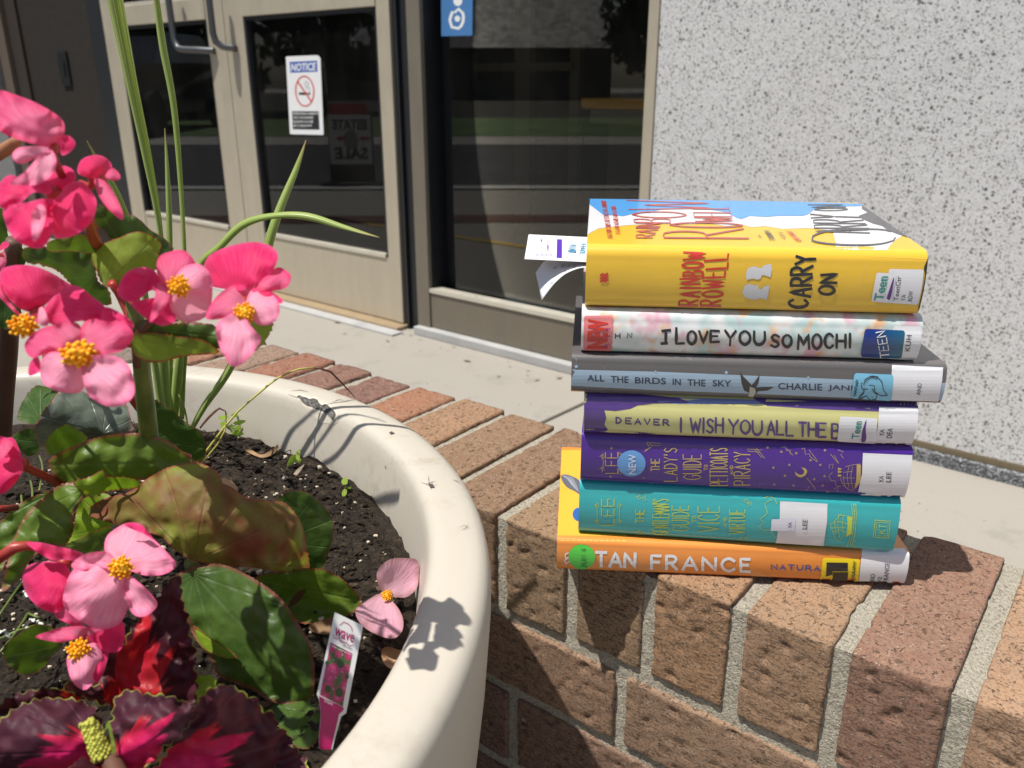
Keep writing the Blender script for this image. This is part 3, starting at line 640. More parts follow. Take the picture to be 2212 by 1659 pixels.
def brick(mb, s0, s1, n0, n1, z0, z1, tint, res, rad=.0020, seed=0):
    cs = [max(2, int((b - a) / res)) for a, b in ((s0, s1), (n0, n1), (z0, z1))]
    lo = Vector((s0, n0, z0)); hi = Vector((s1, n1, z1)); idx = {}; vs = []; fs = []
    off = Vector((seed * 3.71, seed * 1.93, seed * 2.77)); ctr = (lo + hi) / 2
    tl = [random.Random(seed).uniform(-.0012, .0012) for _ in range(3)]
    def vert(i, j, k):
        key = (i, j, k)
        if key in idx: return idx[key]
        q = Vector((s0 + (s1 - s0) * i / cs[0], n0 + (n1 - n0) * j / cs[1], z0 + (z1 - z0) * k / cs[2]))
        rr = rad * (1 + .6 * noise.noise(q * 55 + off)); rr = max(.0008, rr)
        inn = Vector([min(max(q[a], lo[a] + rr), hi[a] - rr) for a in range(3)]); d = q - inn
        if d.length > 1e-9: q = inn + d.normalized() * rr; nr = d.normalized()
        else: nr = (q - ctr).normalized()
        e = noise.fractal(q * 40 + off, 1.0, 2.0, 3) * .0005
        e2 = noise.noise(Vector((q.x * 120, q.y * 120, q.z * 330)) + off)
        if e2 < -.45: e += (e2 + .45) * .0020
        if inn != q:                                          # chipped edges
            ch = noise.noise(q * 110 + off * 2); e -= max(0, ch - .2) * .0045
        q = q + nr * e + Vector((0, tl[0] * 0, tl[2]))
        idx[key] = len(vs); vs.append(S_ * q.x + NW * q.y + Vector((0, 0, q.z))); return idx[key]
    A, B, C = cs
    for i in range(A):
        for j in range(B):
            fs.append((vert(i, j, C), vert(i + 1, j, C), vert(i + 1, j + 1, C), vert(i, j + 1, C)))
    for i in range(A):
        for k in range(C):
            fs.append((vert(i, 0, k), vert(i + 1, 0, k), vert(i + 1, 0, k + 1), vert(i, 0, k + 1)))
            fs.append((vert(i + 1, B, k), vert(i, B, k), vert(i, B, k + 1), vert(i + 1, B, k + 1)))
    for j in range(B):
        for k in range(C):
            fs.append((vert(A, j, k), vert(A, j + 1, k), vert(A, j + 1, k + 1), vert(A, j, k + 1)))
            fs.append((vert(0, j + 1, k), vert(0, j, k), vert(0, j, k + 1), vert(0, j + 1, k + 1)))
    b = mb.add(vs, fs); mb.col += [tint] * len(vs)
WT, N0, N1 = .470, .4646, .6460
bw = thing('brick_wall', S_ * -.3 + NW * .55, 'low reddish brown brick wall with a capping of bricks on edge, under the books', 'wall')
mb = MB(); mb.col = []; pitch = .0678; jt = .0112
sj = [-.033 + pitch * i for i in range(-16, 6)]                    # joint centres of the capping
near_t = {-7: (0.340, 0.200, 0.117), -6: (0.268, 0.165, 0.099), -5: (0.237, 0.145, 0.088), -4: (0.299, 0.200, 0.117), -3: (0.309, 0.205, 0.122), -2: (0.371, 0.220, 0.122), -1: (0.360, 0.225, 0.135), 0: (0.278, 0.155, 0.108), 1: (0.412, 0.255, 0.158)}
far_t = {-8: (0.340, 0.155, 0.090), -9: (0.206, 0.105, 0.086), -10: (0.216, 0.110, 0.086), -11: (0.299, 0.125, 0.081), -12: (0.299, 0.200, 0.149), -13: (0.330, 0.150, 0.095), -14: (0.196, 0.160, 0.144), -15: (0.237, 0.120, 0.099), -16: (0.391, 0.200, 0.117)}
rn = random.Random(4)
for i in range(-16, 5):
    a = -.033 + pitch * (i - 1) + jt / 2; b = -.033 + pitch * i - jt / 2
    tint = near_t.get(i, far_t.get(i, rn.choice(PAL))); res = .0019 if i >= -6 else (.0035 if i > -10 else .006)
    brick(mb, a + rn.uniform(-.001, .001), b + rn.uniform(-.001, .001), N0 + rn.uniform(-.0012, .0012), N1 + rn.uniform(-.002, .003), WT - .0865, WT + rn.uniform(-.001, .0004), tint, res, seed=i + 40)
zc = WT - .0865 - .0115
for c_ in range(5):
    z1 = zc; z0 = z1 - (.064 if c_ == 0 else .074); x = {0: -.255, 1: -.361}.get(c_, -.30 + .1 * (c_ % 2)) - .204 * 4
    while x < .30:
        brick(mb, x + .005, x + .204 - .005, N0 + rn.uniform(-.001, .0015), N0 + .09, z0, z1, rn.choice(PAL[:6]) if c_ else rn.choice([(.31, .20, .13), (.29, .18, .115), (.34, .205, .13)]), .0025 if (c_ < 3 and x > -.6) else .012, seed=int(x * 100) + c_ * 31)
        brick(mb, x + .005, x + .204 - .005, N1 - .09, N1, z0, z1, rn.choice(PAL), .02, seed=int(x * 100) + c_ * 31 + 5)
        x += .204
    zc = z0 - .0115
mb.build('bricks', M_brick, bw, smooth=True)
mb = MB()
def grid_face(o, a, b, na, nb, amp):
    vs = []; o, a, b = Vector(o), Vector(a), Vector(b); n = a.cross(b).normalized()
    for j in range(nb + 1):
        for i in range(na + 1):
            q = o + a * (i / na) + b * (j / nb); vs.append(q + n * (noise.fractal(q * 130, 1, 2, 3) * amp))
    mb.add(vs, [(j * (na + 1) + i, j * (na + 1) + i + 1, (j + 1) * (na + 1) + i + 1, (j + 1) * (na + 1) + i) for j in range(nb) for i in range(na)])
s0, s1 = -1.12, .30; ins = .0034
grid_face(S_ * s0 + NW * (N0 + ins) + Vector((0, 0, 0)), S_ * (s1 - s0), Vector((0, 0, WT - .0046)), 560, 190, .0007)
grid_face(S_ * s0 + NW * (N0 + ins) + Vector((0, 0, WT - .0046)), S_ * (s1 - s0), NW * (N1 - N0 - 2 * ins), 560, 70, .0007)
grid_face(S_ * s1 + NW * (N1 - ins), S_ * (s0 - s1), Vector((0, 0, WT - .0046)), 20, 8, .0)
grid_face(S_ * s0 + NW * (N1 - ins), -NW * (N1 - N0 - 2 * ins), Vector((0, 0, WT - .0046)), 8, 8, .0)
mb.build('mortar', M_mort, bw, smooth=True)

# ================================================================== planter
PC = (-.36, .375); ZR = .560; ZS = .522
M_pot, t, p = mat('cream planter resin'); g = geo(t); n_ = nz(t, g, 5, 5, .6); fn = nz(t, g, 170, 3)
c = mix(t, n_, (.49, .452, .382), (.545, .505, .43)); gm = mth(t, 'MULTIPLY', ramp(t, nz(t, g, 46, 6, .75), [(.52, .0), (.70, .6)]), ramp(t, nz(t, g, 8, 3), [(.42, .0), (.62, 1.0)]))
c = mix(t, gm, c, (.33, .28, .20)); sc = geo(t, (1, 1, .08)); c = mix(t, ramp(t, nz(t, sc, 120, 4, .7), [(.64, .0), (.72, .22)]), c, (.35, .30, .22))
lnk(t, c, p.inputs['Base Color']); p.inputs['Roughness'].default_value = .42; bump(t, p, mth(t, 'ADD', n_, mth(t, 'MULTIPLY', fn, .15)), .25, .002)
pot = MB(); pot.lathe([(.20, .0), (.24, .004), (.262, .05), (.315, .28), (.338, .42), (.3455, .49), (.3488, .535), (.3490, .546), (.3480, .5525), (.3455, .5570), (.3415, .5592), (.336, .5600), (.324, .5603), (.3195, .5596), (.3165, .5575), (.3145, .554), (.3128, .547), (.3090, .530), (.3060, .512), (.301, .44), (.0, .44)], PC, 160)
HP = surf_bvh(pot)
pth = thing('planter', (PC[0], PC[1], 0), 'large round cream planter with a chipped rim holding the flowers', 'planter')
pot.build('pot', M_pot, pth, smooth=True)
M_chip, t, p = mat('exposed grey fibre'); g = geo(t, (1, 1, 1)); v = nz(t, geo(t, (1, 3, 1)), 480, 4, .7, .6)
lnk(t, ramp(t, v, [(.35, (.03, .028, .026)), (.62, (.22, .21, .19))]), p.inputs['Base Color']); p.inputs['Roughness'].default_value = .9; bump(t, p, v, 1, .002)
mb = MB(); patch(mb, HP, pq((674, 556), (690, 551), (705, 558), (722, 562), (738, 570), (760, 568), (780, 576), (788, 590), (800, 602), (818, 596), (836, 604), (852, 622), (868, 634), (872, 650), (864, 664), (858, 676), (846, 660), (832, 650), (818, 642), (806, 630), (790, 622), (770, 618), (748, 606), (728, 602), (710, 590), (696, 574)), 4.5, 3)
mb.build('chip', M_chip, pth)
mb = MB(); rs = random.Random(2)
for _ in range(26):
    k = rs.random(); x, y = 690 + 165 * k + rs.uniform(-8, 8), 562 + 88 * k + rs.uniform(-10, 14); a = .5 + rs.gauss(0, .5); l = rs.uniform(8, 24); line(mb, HP, pq((x, y), (x + l * math.cos(a), y + l * math.sin(a))), rs.uniform(.8, 1.6), 6, taper=.6)
mb.build('frayed_fibres', plain('pale fibre', (.42, .40, .36), .9), pth)
mb = MB(); patch(mb, HP, pq((668, 552), (700, 544), (740, 560), (770, 560), (800, 588), (838, 592), (880, 636), (888, 660), (878, 690), (852, 700), (828, 690), (800, 692), (770, 664), (735, 640), (712, 608), (690, 580)), 1.5, 4); mb.build('chip_edge', plain('bare resin', (.62, .57, .47), .8, vary=.2), pth)
mb = MB()
mb = MB()
rs = random.Random(12)
for _ in range(46):
    x, y = rs.choice([(rs.uniform(900, 1660), rs.uniform(520, 1500)), (rs.uniform(560, 1300), rs.uniform(520, 1000))]); a = rs.uniform(0, 6.28); l = rs.uniform(3, 16)
    q_, n_2 = HP(*pq((x, y))[0])
    if q_.z > .53: line(mb, HP, pq((x, y), (x + l * math.cos(a), y + l * math.sin(a))), rs.uniform(.4, .9), 3, taper=.8)
for pts in [((1300, 990), (1350, 1010), (1385, 1005)), ((1340, 960), (1345, 1000), (1370, 1022)), ((1325, 1000), (1350, 995), (1378, 985)), ((1355, 985), (1362, 1010), (1352, 1030)), ((1500, 1000), (1480, 985), (1462, 980)), ((1490, 1225), (1520, 1210), (1545, 1222), (1520, 1238)), ((1505, 1235), (1530, 1222), (1540, 1205)), ((850, 590), (880, 575), (905, 574)), ((640, 530), (690, 525), (730, 535)), ((630, 545), (670, 560), (690, 565))]:
    line(mb, HP, pq(*pts), .9, 3, smooth=True, taper=.8)
for pts in [((1140, 742), (1152, 734), (1170, 745), (1150, 750)), ((1122, 900), (1128, 918), (1124, 920)), ((1338, 1000), (1360, 1002), (1372, 1018), (1350, 1022))]:
    patch(mb, HP, pq(*pts), 3, 3)
mb.build('scuff_mark', plain('scuff dark', (.07, .06, .05), .9), pth)

M_soil, t, p = mat('dark potting soil'); g = geo(t); gi = N(t, 'ShaderNodeNewGeometry'); v = nz(t, g, 130, 5, .7); cl = vor(t, g, 300)
c = ramp(t, mth(t, 'ADD', mth(t, 'MULTIPLY', v, .6), mth(t, 'MULTIPLY', nz(t, g, 520, 4, .7), .4)), [(.34, (.006, .0045, .003)), (.54, (.024, .017, .011)), (.66, (.075, .052, .034))]); c = mix(t, ramp(t, gi.outputs['Random Per Island'], [(.62, .0), (.8, .2), (.93, .4), (.97, 1.0)]), c, mix(t, nz(t, g, 60, 2), (.045, .03, .018), (.20, .14, .085))); lnk(t, c, p.inputs['Base Color']); p.inputs['Roughness'].default_value = .85; p.inputs['Specular IOR Level'].default_value = .3
bump(t, p, mth(t, 'ADD', nz(t, g, 380, 5, .75), mth(t, 'MULTIPLY', cl.outputs['Distance'], .6)), 1, .0025)
def soil_z(x, y): 
    q = Vector((x, y, 0)); r = (q - Vector((PC[0], PC[1], 0))).length
    return ZS + .006 * noise.fractal(q * 18, 1, 2, 4) + .0035 * noise.fractal(q * 75, 1, 2, 3) - max(0, r - .285) * .35
mb = MB(); nr, na = 90, 330; idx = []
for i in range(nr + 1):
    r = .311 * math.sqrt(i / nr)
    for j in range(na):
        a = j * 2 * math.pi / na; x, y = PC[0] + r * math.cos(a), PC[1] + r * math.sin(a); mb.v.append(Vector((x, y, soil_z(x, y))))
mb.f = [(i * na + j, (i + 1) * na + j, (i + 1) * na + (j + 1) % na, i * na + (j + 1) % na) for i in range(nr) for j in range(na)]; mb.m = [0] * len(mb.f)
rn = random.Random(11)
def soil_pt():
    while True:
        x, y = rn.uniform(-.36, -.03), rn.uniform(.12, .70)
        if (x - PC[0]) ** 2 + (y - PC[1]) ** 2 < .297 ** 2: return x, y
for i in range(5200):
    x, y = soil_pt(); r = rn.choice((.0007, .0009, .0012, .0016, .0022, .0032)) * rn.uniform(.7, 1.2); mb.blob((x, y, soil_z(x, y) + r * .35), (r, r * rn.uniform(.6, 1), r * .7), 1, .28)
for i in range(700):
    x, y = soil_pt(); a = rn.uniform(0, 6.28); l = rn.uniform(.004, .014); z = soil_z(x, y) + .0015
    mb.tube([(x, y, z), (x + l * .5 * math.cos(a), y + l * .5 * math.sin(a), z + rn.uniform(0, .003)), (x + l * math.cos(a + .4), y + l * math.sin(a + .4), z - .001)], .00035, 4)
o = mb.build('soil', M_soil, None); tag(o, 'dark crumbly potting soil filling the cream planter', 'soil', kind='stuff')
mb = MB()
for i in range(900):
    x, y = soil_pt(); r = rn.choice((.0005, .0006, .0008, .0010, .0010, .0013, .0016, .0021)) * rn.uniform(.7, 1.2); mb.blob((x, y, soil_z(x, y) + r * .6), (r, r * rn.uniform(.7, 1), r * .8), 1, .22)
o = mb.build('perlite', plain('pale perlite grit', (.55, .47, .36), .9, vary=.3), None); tag(o, 'pale grit and perlite specks in the planter soil', 'grit', kind='stuff')

# ================================================================== books
M_paper, t, p = mat('page edges'); g = geo(t, (.02, .02, 1)); v = nz(t, g, 1500, 2)
lnk(t, mix(t, v, (.55, .49, .40), (.72, .67, .57)), p.inputs['Base Color']); p.inputs['Roughness'].default_value = .8
M_lab = plain('white spine label', (.76, .76, .79), .5, coat=.35, vary=.02); M_black = ink('black print', (.015, .015, .018)); M_red = ink('red print', (.60, .035, .02))
def m_film(name, c, c2=None, sc=40):
    m, t, p = mat(name); g = geo(t); v = nz(t, g, sc, 4)
    lnk(t, mix(t, v, tuple(x * .94 for x in c), c2 or tuple(min(1, x * 1.05) for x in c)), p.inputs['Base Color'])
    p.inputs['Roughness'].default_value = .38; p.inputs['Coat Weight'].default_value = .6; p.inputs['Coat Roughness'].default_value = .06
    bump(t, p, nz(t, geo(t, (1, 1, 2.5)), 55, 3, .5), .10, .0015); return m
def book(label, Lp, Rp, z0, z1, W, m_cov, m_board, rc=.006, bulge=.0012, lift=0.0, over=.003, taper=0):
    Lp, Rp = Vector((Lp[0], Lp[1], 0)), Vector((Rp[0], Rp[1], 0)); u = (Rp - Lp); ln = u.length; u.normalize(); v = Vector((-u.y, u.x, 0))
    rt = thing('book', (Lp + Rp) / 2 + v * W * .5 + Vector((0, 0, z0)), label, 'book', 'stack of library books on the wall')
    T = z1 - z0; pr = [(W, z0)]; k = 10
    pr += [(W * (1 - i / 8) + rc * i / 8, z0) for i in range(1, 8)]
    pr += [(rc - rc * math.sin(a), z0 + rc - rc * math.cos(a)) for a in [i * math.pi / 2 / k for i in range(k + 1)]]
    pr += [(-bulge * (1 - (2 * s - 1) ** 2), z0 + rc + (T - 2 * rc) * s) for s in [i / 10 for i in range(1, 10)]]
    pr += [(rc - rc * math.cos(a), z1 - rc + rc * math.sin(a)) for a in [i * math.pi / 2 / k for i in range(k + 1)]]
    pr += [(W * i / 8 + rc * (1 - i / 8), z1) for i in range(1, 9)]
    th = .0026; n = len(pr); inn = []
    for i, (d, z) in enumerate(pr):
        a, b = pr[max(i - 1, 0)], pr[min(i + 1, n - 1)]; tx, tz = b[0] - a[0], b[1] - a[1]; l = math.hypot(tx, tz); inn.append((d - tz / l * -th, z + tx / l * -th * -1) if False else (d + tz / l * th, z - tx / l * th))
    # path runs bottom-back -> spine -> top-back: interior lies on the right of travel
    us = [ln * i / 20 for i in range(21)]; mb = MB()
    P = lambda uu, d, z: Lp + u * uu + v * d + Vector((0, 0, z + lift * max(0, d) / W))
    vs = [P(uu, d, z) for uu in us for d, z in pr]
    mb.add(vs, [(i * n + j, (i + 1) * n + j, (i + 1) * n + j + 1, i * n + j + 1) for i in range(20) for j in range(n - 1)], 0)
    hit = surf_bvh(mb)
    vi = [P(uu, d, z) for uu in (0, ln) for d, z in inn]
    mb.add(vi, [(j, j + 1, n + j + 1, n + j) for j in range(n - 1)], 1)
    for e, uu in ((0, 0), (1, ln)):
        vs = [P(uu, d, z) for d, z in pr] + [P(uu, d, z) for d, z in inn]
        mb.add(vs, [((j, j + 1, n + j + 1, n + j) if e == 0 else (j + 1, j, n + j, n + j + 1)) for j in range(n - 1)], 1)
    for j0 in (0, n - 1):
        mb.add([P(0, *pr[j0]), P(ln, *pr[j0]), P(ln, *inn[j0]), P(0, *inn[j0])], [(0, 1, 2, 3)], 1)
    mb.build('cover', [m_cov, m_board], rt, smooth=True)
    o = bpy.data.objects['cover' if False else rt.children[0].name] if rt.children else None
    pb = MB(); q = P(over, th + .0015, z0 + th); dz = Vector((0, 0, T - 2 * th)); up_ = Vector((0, 0, lift * (W - over - th) / W))
    nsec = 12                                              # rounded page block
    pa = [(W - over - .003 * (1 - (2 * i / nsec - 1) ** 2), z0 + th + .0002 + (T - 2 * th - .0004) * i / nsec) for i in range(nsec + 1)]
    outl = [(th + .001, z0 + th + .0002)] + pa + [(th + .001, z1 - th - .0002)]; k = len(outl)
    vs = [P(over, d, z) for d, z in outl] + [P(ln - over, d, z) for d, z in outl]
    pb.add(vs, [tuple(range(k - 1, -1, -1)), tuple(range(k, 2 * k))] + [(i, (i + 1) % k, k + (i + 1) % k, k + i) for i in range(k)])
    pb.build('page_block', M_paper, rt)
    return rt, hit
def part(rt, name, m, draw, label=None):
    mb = MB(); draw(mb); o = mb.build(name, m, rt)
    if label: o['label'] = label
    return o
OR, TE, PU, DE, GR, MO, YE = [None] * 7
# --- orange, bottom
M_or = m_film('orange jacket', (.80, .27, .045)); M_whi = ink('white print', (.80, .80, .80))
b, H = book('flat orange book at the bottom of the stack', (.0319, .5149), (.2726, .4964), .4705, .4964, .157, M_or, plain('orange board', (.6, .25, .08)), rc=.0045, bulge=.001)
def d(mb):
    patch(mb, H, c2((45, 838), (64, 352), (420, 352), (420, 845), (60, 842)), .6, 12)
part(b, 'front_art', ink('amber print', (.88, .46, .05), 1), d)
part(b, 'grey_hair', ink('hair grey', (.12, .13, .17), 1), lambda mb: [patch(mb, H, c2((64, 492), (85, 484), (120, 492), (165, 520), (170, 590), (140, 575), (100, 555), (75, 525)), 2, 6, smooth=True)])
part(b, 'hair_strand', ink('hair light', (.34, .36, .42), 1), lambda mb: [line(mb, H, c2((70 + i * 8, 490 + i * 1.5), (100 + i * 7, 510 + i * 5), (125 + i * 5, 545 + i * 5)), 1, 3, smooth=True) for i in range(8)])
part(b, 'blue_badge', ink('badge blue', (.03, .12, .42), 1), lambda mb: patch(mb, H, c2(*disc((160, 700), 32, 36)), 2, 8))
part(b, 'author_name', M_whi, lambda mb: (hand(mb, H, 'TAN', c2((255, 976), (464, 982), (466, 908), (255, 902)), 6.4, 2, gap=.30, wd={'T': 1.0, 'A': 1.15}), hand(mb, H, 'FRANCE', c2((554, 990), (1084, 1006), (1084, 940), (554, 920)), 6.4, 2, gap=.42, wd={'F': .75, 'E': .72, 'R': .85, 'A': 1.15, 'N': 1.05, 'C': 1.1})))
part(b, 'flourish', M_whi, lambda mb: [line(mb, H, c2((105, 905), (88, 912), (90, 930), (104, 932)), 3, 2, smooth=True), line(mb, H, c2((104, 932), (84, 945), (92, 962), (112, 950)), 3, 2, smooth=True)])
part(b, 'title', ink('navy print', (.06, .10, .30)), lambda mb: hand(mb, H, 'NATURAL', c2((1202, 994), (1510, 1004), (1510, 979), (1202, 968)), 3.0, 2, gap=.5))
s_ = part(b, 'round_sticker', ink('green sticker', (.09, .62, .06)), lambda mb: patch(mb, H, c2(*disc((178, 925), 72, 66, 40, .1)), 4, 9), 'bright green round date sticker')
part(s_, 'stamp_text', ink('stamp ink', (.02, .16, .03)), lambda mb: hand(mb, H, 'JUN 4', c2((205, 985), (200, 880), (172, 880), (178, 985)), 1.5, 6))
s_ = part(b, 'genre_sticker', ink('yellow sticker', (.86, .66, .01)), lambda mb: patch(mb, H, c2((1478, 930), (1680, 938), (1668, 1070), (1464, 1058)), 4, 9, rnd=6), 'yellow sticker with a black stack of books')
def d(mb):
    patch(mb, H, c2((1498, 955), (1612, 957), (1612, 1002), (1530, 1002), (1528, 1020), (1495, 1030)), 6, 9); patch(mb, H, c2((1532, 1008), (1614, 1008), (1612, 1050), (1524, 1050)), 6, 9)
    typed(mb, H, 'BIOGRAPHY', c2((1648, 1060), (1660, 950), (1642, 946), (1630, 1058)), 6, bold=.02)
part(s_, 'book_symbol', M_black, d)
s_ = part(b, 'spine_label', M_lab, lambda mb: patch(mb, H, c2((1690, 880), (1920, 885), (1946, 912), (1944, 1000), (1922, 1079), (1672, 1068), (1688, 910)), 3, 7))
part(s_, 'label_text', M_black, lambda mb: (typed(mb, H, 'BIO', c2((1757, 1062), (1762, 1018), (1737, 1016), (1731, 1060)), 5), typed(mb, H, '92', c2((1795, 1063), (1797, 1035), (1775, 1034), (1771, 1062)), 5), typed(mb, H, 'FRANCE', c2((1830, 1065), (1838, 960), (1814, 958), (1804, 1063)), 5)))
# --- teal
M_te = m_film('teal jacket', (.03, .42, .44)); M_lime = ink('lime foil', (.50, .62, .08))
b, H = book('teal book with lime lettering, second from the bottom of the stack', (.047, .5205), (.2591, .4933), .4966, .5384, .150, M_te, plain('teal board', (.02, .22, .22)), rc=.0075, bulge=.0015)
LE = lambda s, q, w, g_=.28, sd=1: (lambda mb: hand(mb, H, s, q, w, 2, gap=g_, seed=sd))
def d(mb):
    hand(mb, H, 'LEE', rotq(*c2((285, 615))[0], *c2((352, 755))[0]), 2.0, 2)
part(b, 'author_name', M_lime, d)
def d(mb):
    for s, x0, y0, x1, y1 in (('THE', 468, 672, 515, 742), ("GENTLEMAN'S", 560, 615, 648, 805), ('GUIDE', 665, 650, 755, 785), ('TO', 775, 705, 795, 738), ('VICE', 805, 655, 920, 790), ('AND', 942, 712, 958, 762), ('VIRTUE', 975, 672, 1058, 802)):
        hand(mb, H, s, rotq(*c2((x0, y0))[0], *c2((x1, y1))[0]), 1.9 if x1 - x0 > 40 else 1.4, 2)
part(b, 'title', M_lime, d)
def curl(mb, x, y, sx, sy, w=1.0, lay=2, cr=c2):
    line(mb, H, cr((x, y), (x + sx * 20, y - sy * 14), (x + sx * 24, y + sy * 8), (x + sx * 10, y + sy * 10), (x + sx * 8, y - sy * 4), (x + sx * 16, y - sy * 3)), w, lay, smooth=True)
def d(mb):
    for yy in (650, 735): curl(mb, 245, yy, 1, 1); curl(mb, 395, yy, -1, 1)
    line(mb, H, c2((258, 650), (262, 695), (258, 740)), 1, 2, smooth=True); line(mb, H, c2((385, 650), (380, 695), (385, 740)), 1, 2, smooth=True); line(mb, H, c2((310, 618), (335, 614)), 1, 2)
    for x, y in ((470, 605), (500, 612), (470, 795), (490, 802), (1050, 625), (1070, 640), (1020, 835), (1050, 825)): curl(mb, x, y, 1, 1)
    line(mb, H, c2((1200, 620), (1165, 640), (1180, 690), (1140, 720), (1160, 740), (1135, 760), (1150, 780), (1200, 780)), 1.1, 2, smooth=True); line(mb, H, c2((1160, 610), (1190, 600), (1220, 615), (1230, 640)), 1.1, 2, smooth=True); line(mb, H, c2((1200, 790), (1220, 815), (1225, 850)), 1.1, 2, smooth=True)
part(b, 'scroll_ornament', M_lime, d)
def d(mb):
    for k_ in range(3): line(mb, H, dens(c2((1632 + k_ * 12, 640), (1640 + k_ * 10, 700), (1630 + k_ * 12, 790), (1608 + k_ * 12, 885)), 14, False), 1.0, 2, smooth=True)
    for k_ in range(9): line(mb, H, c2((1648, 610 + k_ * 32), (1652, 618 + k_ * 32)), .9, 2)
part(b, 'rope_border', M_lime, d)
def d(mb):
    for a in (((1520, 750), (1535, 800), (1560, 840), (1600, 800)), ((1540, 735), (1545, 770), (1548, 810)), ((1565, 700), (1560, 760), (1570, 820)), ((1590, 700), (1585, 750), (1590, 800)), ((1520, 750), (1560, 735), (1610, 750)), ((1535, 790), (1570, 780), (1605, 790)), ((1580, 695), (1540, 735)), ((1560, 700), (1605, 705)), ((1520, 770), (1600, 768))): line(mb, H, c2(*a), 1.0, 2, smooth=True)
    patch(mb, H, c2((1610, 705), (1640, 712), (1636, 800), (1605, 818), (1612, 760)), 2, 6)
part(b, 'ship_drawing', M_lime, d)
def d(mb):
    q = c2((1762, 728), (1842, 735), (1834, 825), (1752, 818)); line(mb, H, q, 1.6, 2, closed=True); q = c2((1770, 738), (1832, 743), (1826, 815), (1762, 810)); line(mb, H, q, 1.2, 2, closed=True)
    hand(mb, H, 'KT', c2((1815, 800), (1820, 752), (1785, 750), (1780, 798)), 1.4, 2)
part(b, 'publisher_mark', M_lime, d)
s_ = part(b, 'spine_label', M_lab, lambda mb: patch(mb, H, c2((1248, 626), (1504, 640), (1502, 740), (1482, 866), (1226, 850), (1246, 720)), 3, 9))
part(s_, 'label_text', M_black, lambda mb: typed(mb, H, 'LEE', c2((1392, 778), (1396, 725), (1370, 722), (1366, 776)), 5))
s_ = part(b, 'small_label', plain('lilac white label', (.74, .74, .84), .6), lambda mb: patch(mb, H, c2((1202, 722), (1330, 718), (1326, 784), (1198, 784)), 5, 9), 'small pale label across the white one')
part(s_, 'label_text', M_black, lambda mb: typed(mb, H, 'YA', c2((1310, 770), (1312, 738), (1292, 736), (1290, 768)), 7))
# --- purple
M_pu = m_film('purple jacket', (.062, .010, .25)); M_gold = ink('gold foil', (.55, .40, .13))
b, H = book('deep purple book with gold lettering and a blue sticker', (.0471, .5183), (.2604, .4928), .5386, .5764, .150, M_pu, plain('dark board', (.03, .03, .05)), rc=.0065, bulge=.0014)
part(b, 'author_name', M_gold, lambda mb: hand(mb, H, 'LEE', rotq(*c2((305, 362))[0], *c2((372, 475))[0]), 1.9, 2))
def d(mb):
    for s, x0, y0, x1, y1 in (('THE', 552, 398, 597, 462), ("LADY'S", 622, 338, 692, 518), ('GUIDE', 725, 375, 822, 508), ('TO', 838, 430, 858, 458), ('PETTICOATS', 870, 340, 965, 540), ('AND', 978, 432, 994, 482), ('PIRACY', 1000, 362, 1086, 538)):
        hand(mb, H, s, rotq(*c2((x0, y0))[0], *c2((x1, y1))[0]), 2.2 if x1 - x0 > 40 else 1.5, 2)
part(b, 'title', M_gold, d)
def d(mb):
    for yy in (385, 450): curl(mb, 275, yy, 1, 1); 
    line(mb, H, c2((288, 370), (294, 415), (288, 470)), 1, 2, smooth=True); curl(mb, 398, 375, -1, 1); curl(mb, 398, 470, -1, 1)
    for x, y in ((338, 340), (333, 492), (1182, 337), (1255, 360), (1335, 367), (1490, 352), (1412, 405), (1465, 430), (1298, 430), (1212, 445), (1274, 488), (1432, 506), (1488, 490), (1216, 535), (1320, 540), (1478, 540), (1160, 575), (1258, 577), (1505, 575)):
        for a in (0.3, 1.35, 2.4): line(mb, H, c2((x - 7 * math.cos(a), y - 7 * math.sin(a)), (x + 7 * math.cos(a), y + 7 * math.sin(a))), .8, 2)
part(b, 'star_ornament', M_gold, d)
def d(mb):
    for a in (((530, 310), (605, 314)), ((528, 322), (600, 326)), ((528, 310), (545, 340), (515, 360)), ((545, 312), (560, 330), (520, 352)), ((1070, 345), (1150, 350)), ((1072, 356), (1140, 362)), ((1120, 340), (1165, 395)), ((1110, 345), (1150, 392)), ((505, 500), (560, 535)), ((512, 495), (545, 530)), ((1145, 530), (1085, 570)), ((1140, 545), (1100, 575))): line(mb, H, c2(*a), .9, 2)
    for a in (((1255, 338), (1275, 333), (1285, 355), (1305, 350), (1300, 370), (1320, 380), (1285, 345)), ((1365, 345), (1380, 340), (1385, 375), (1405, 370), (1410, 385), (1452, 415), (1405, 350)), ((1515, 450), (1512, 430), (1535, 425), (1530, 450)), ((1560, 350), (1590, 360), (1575, 375), (1590, 395)), ((1540, 380), (1565, 425), (1520, 372)), ((1530, 470), (1510, 490), (1525, 515), (1545, 515), (1550, 540), (1575, 545)), ((1392, 500), (1440, 560), (1405, 515)), ((1405, 545), (1390, 570), (1400, 590), (1420, 580)), ((1540, 560), (1565, 545), (1555, 575))): line(mb, H, c2(*a), .9, 2, smooth=True)
part(b, 'night_sky_ornament', M_gold, d)
def d(mb):
    patch(mb, H, c2((1362, 443), (1378, 462), (1375, 478), (1362, 484), (1345, 480), (1328, 465), (1332, 482), (1346, 495), (1365, 497), (1385, 486), (1395, 468), (1388, 450)), 2, 4)
part(b, 'crescent_moon', M_gold, d)
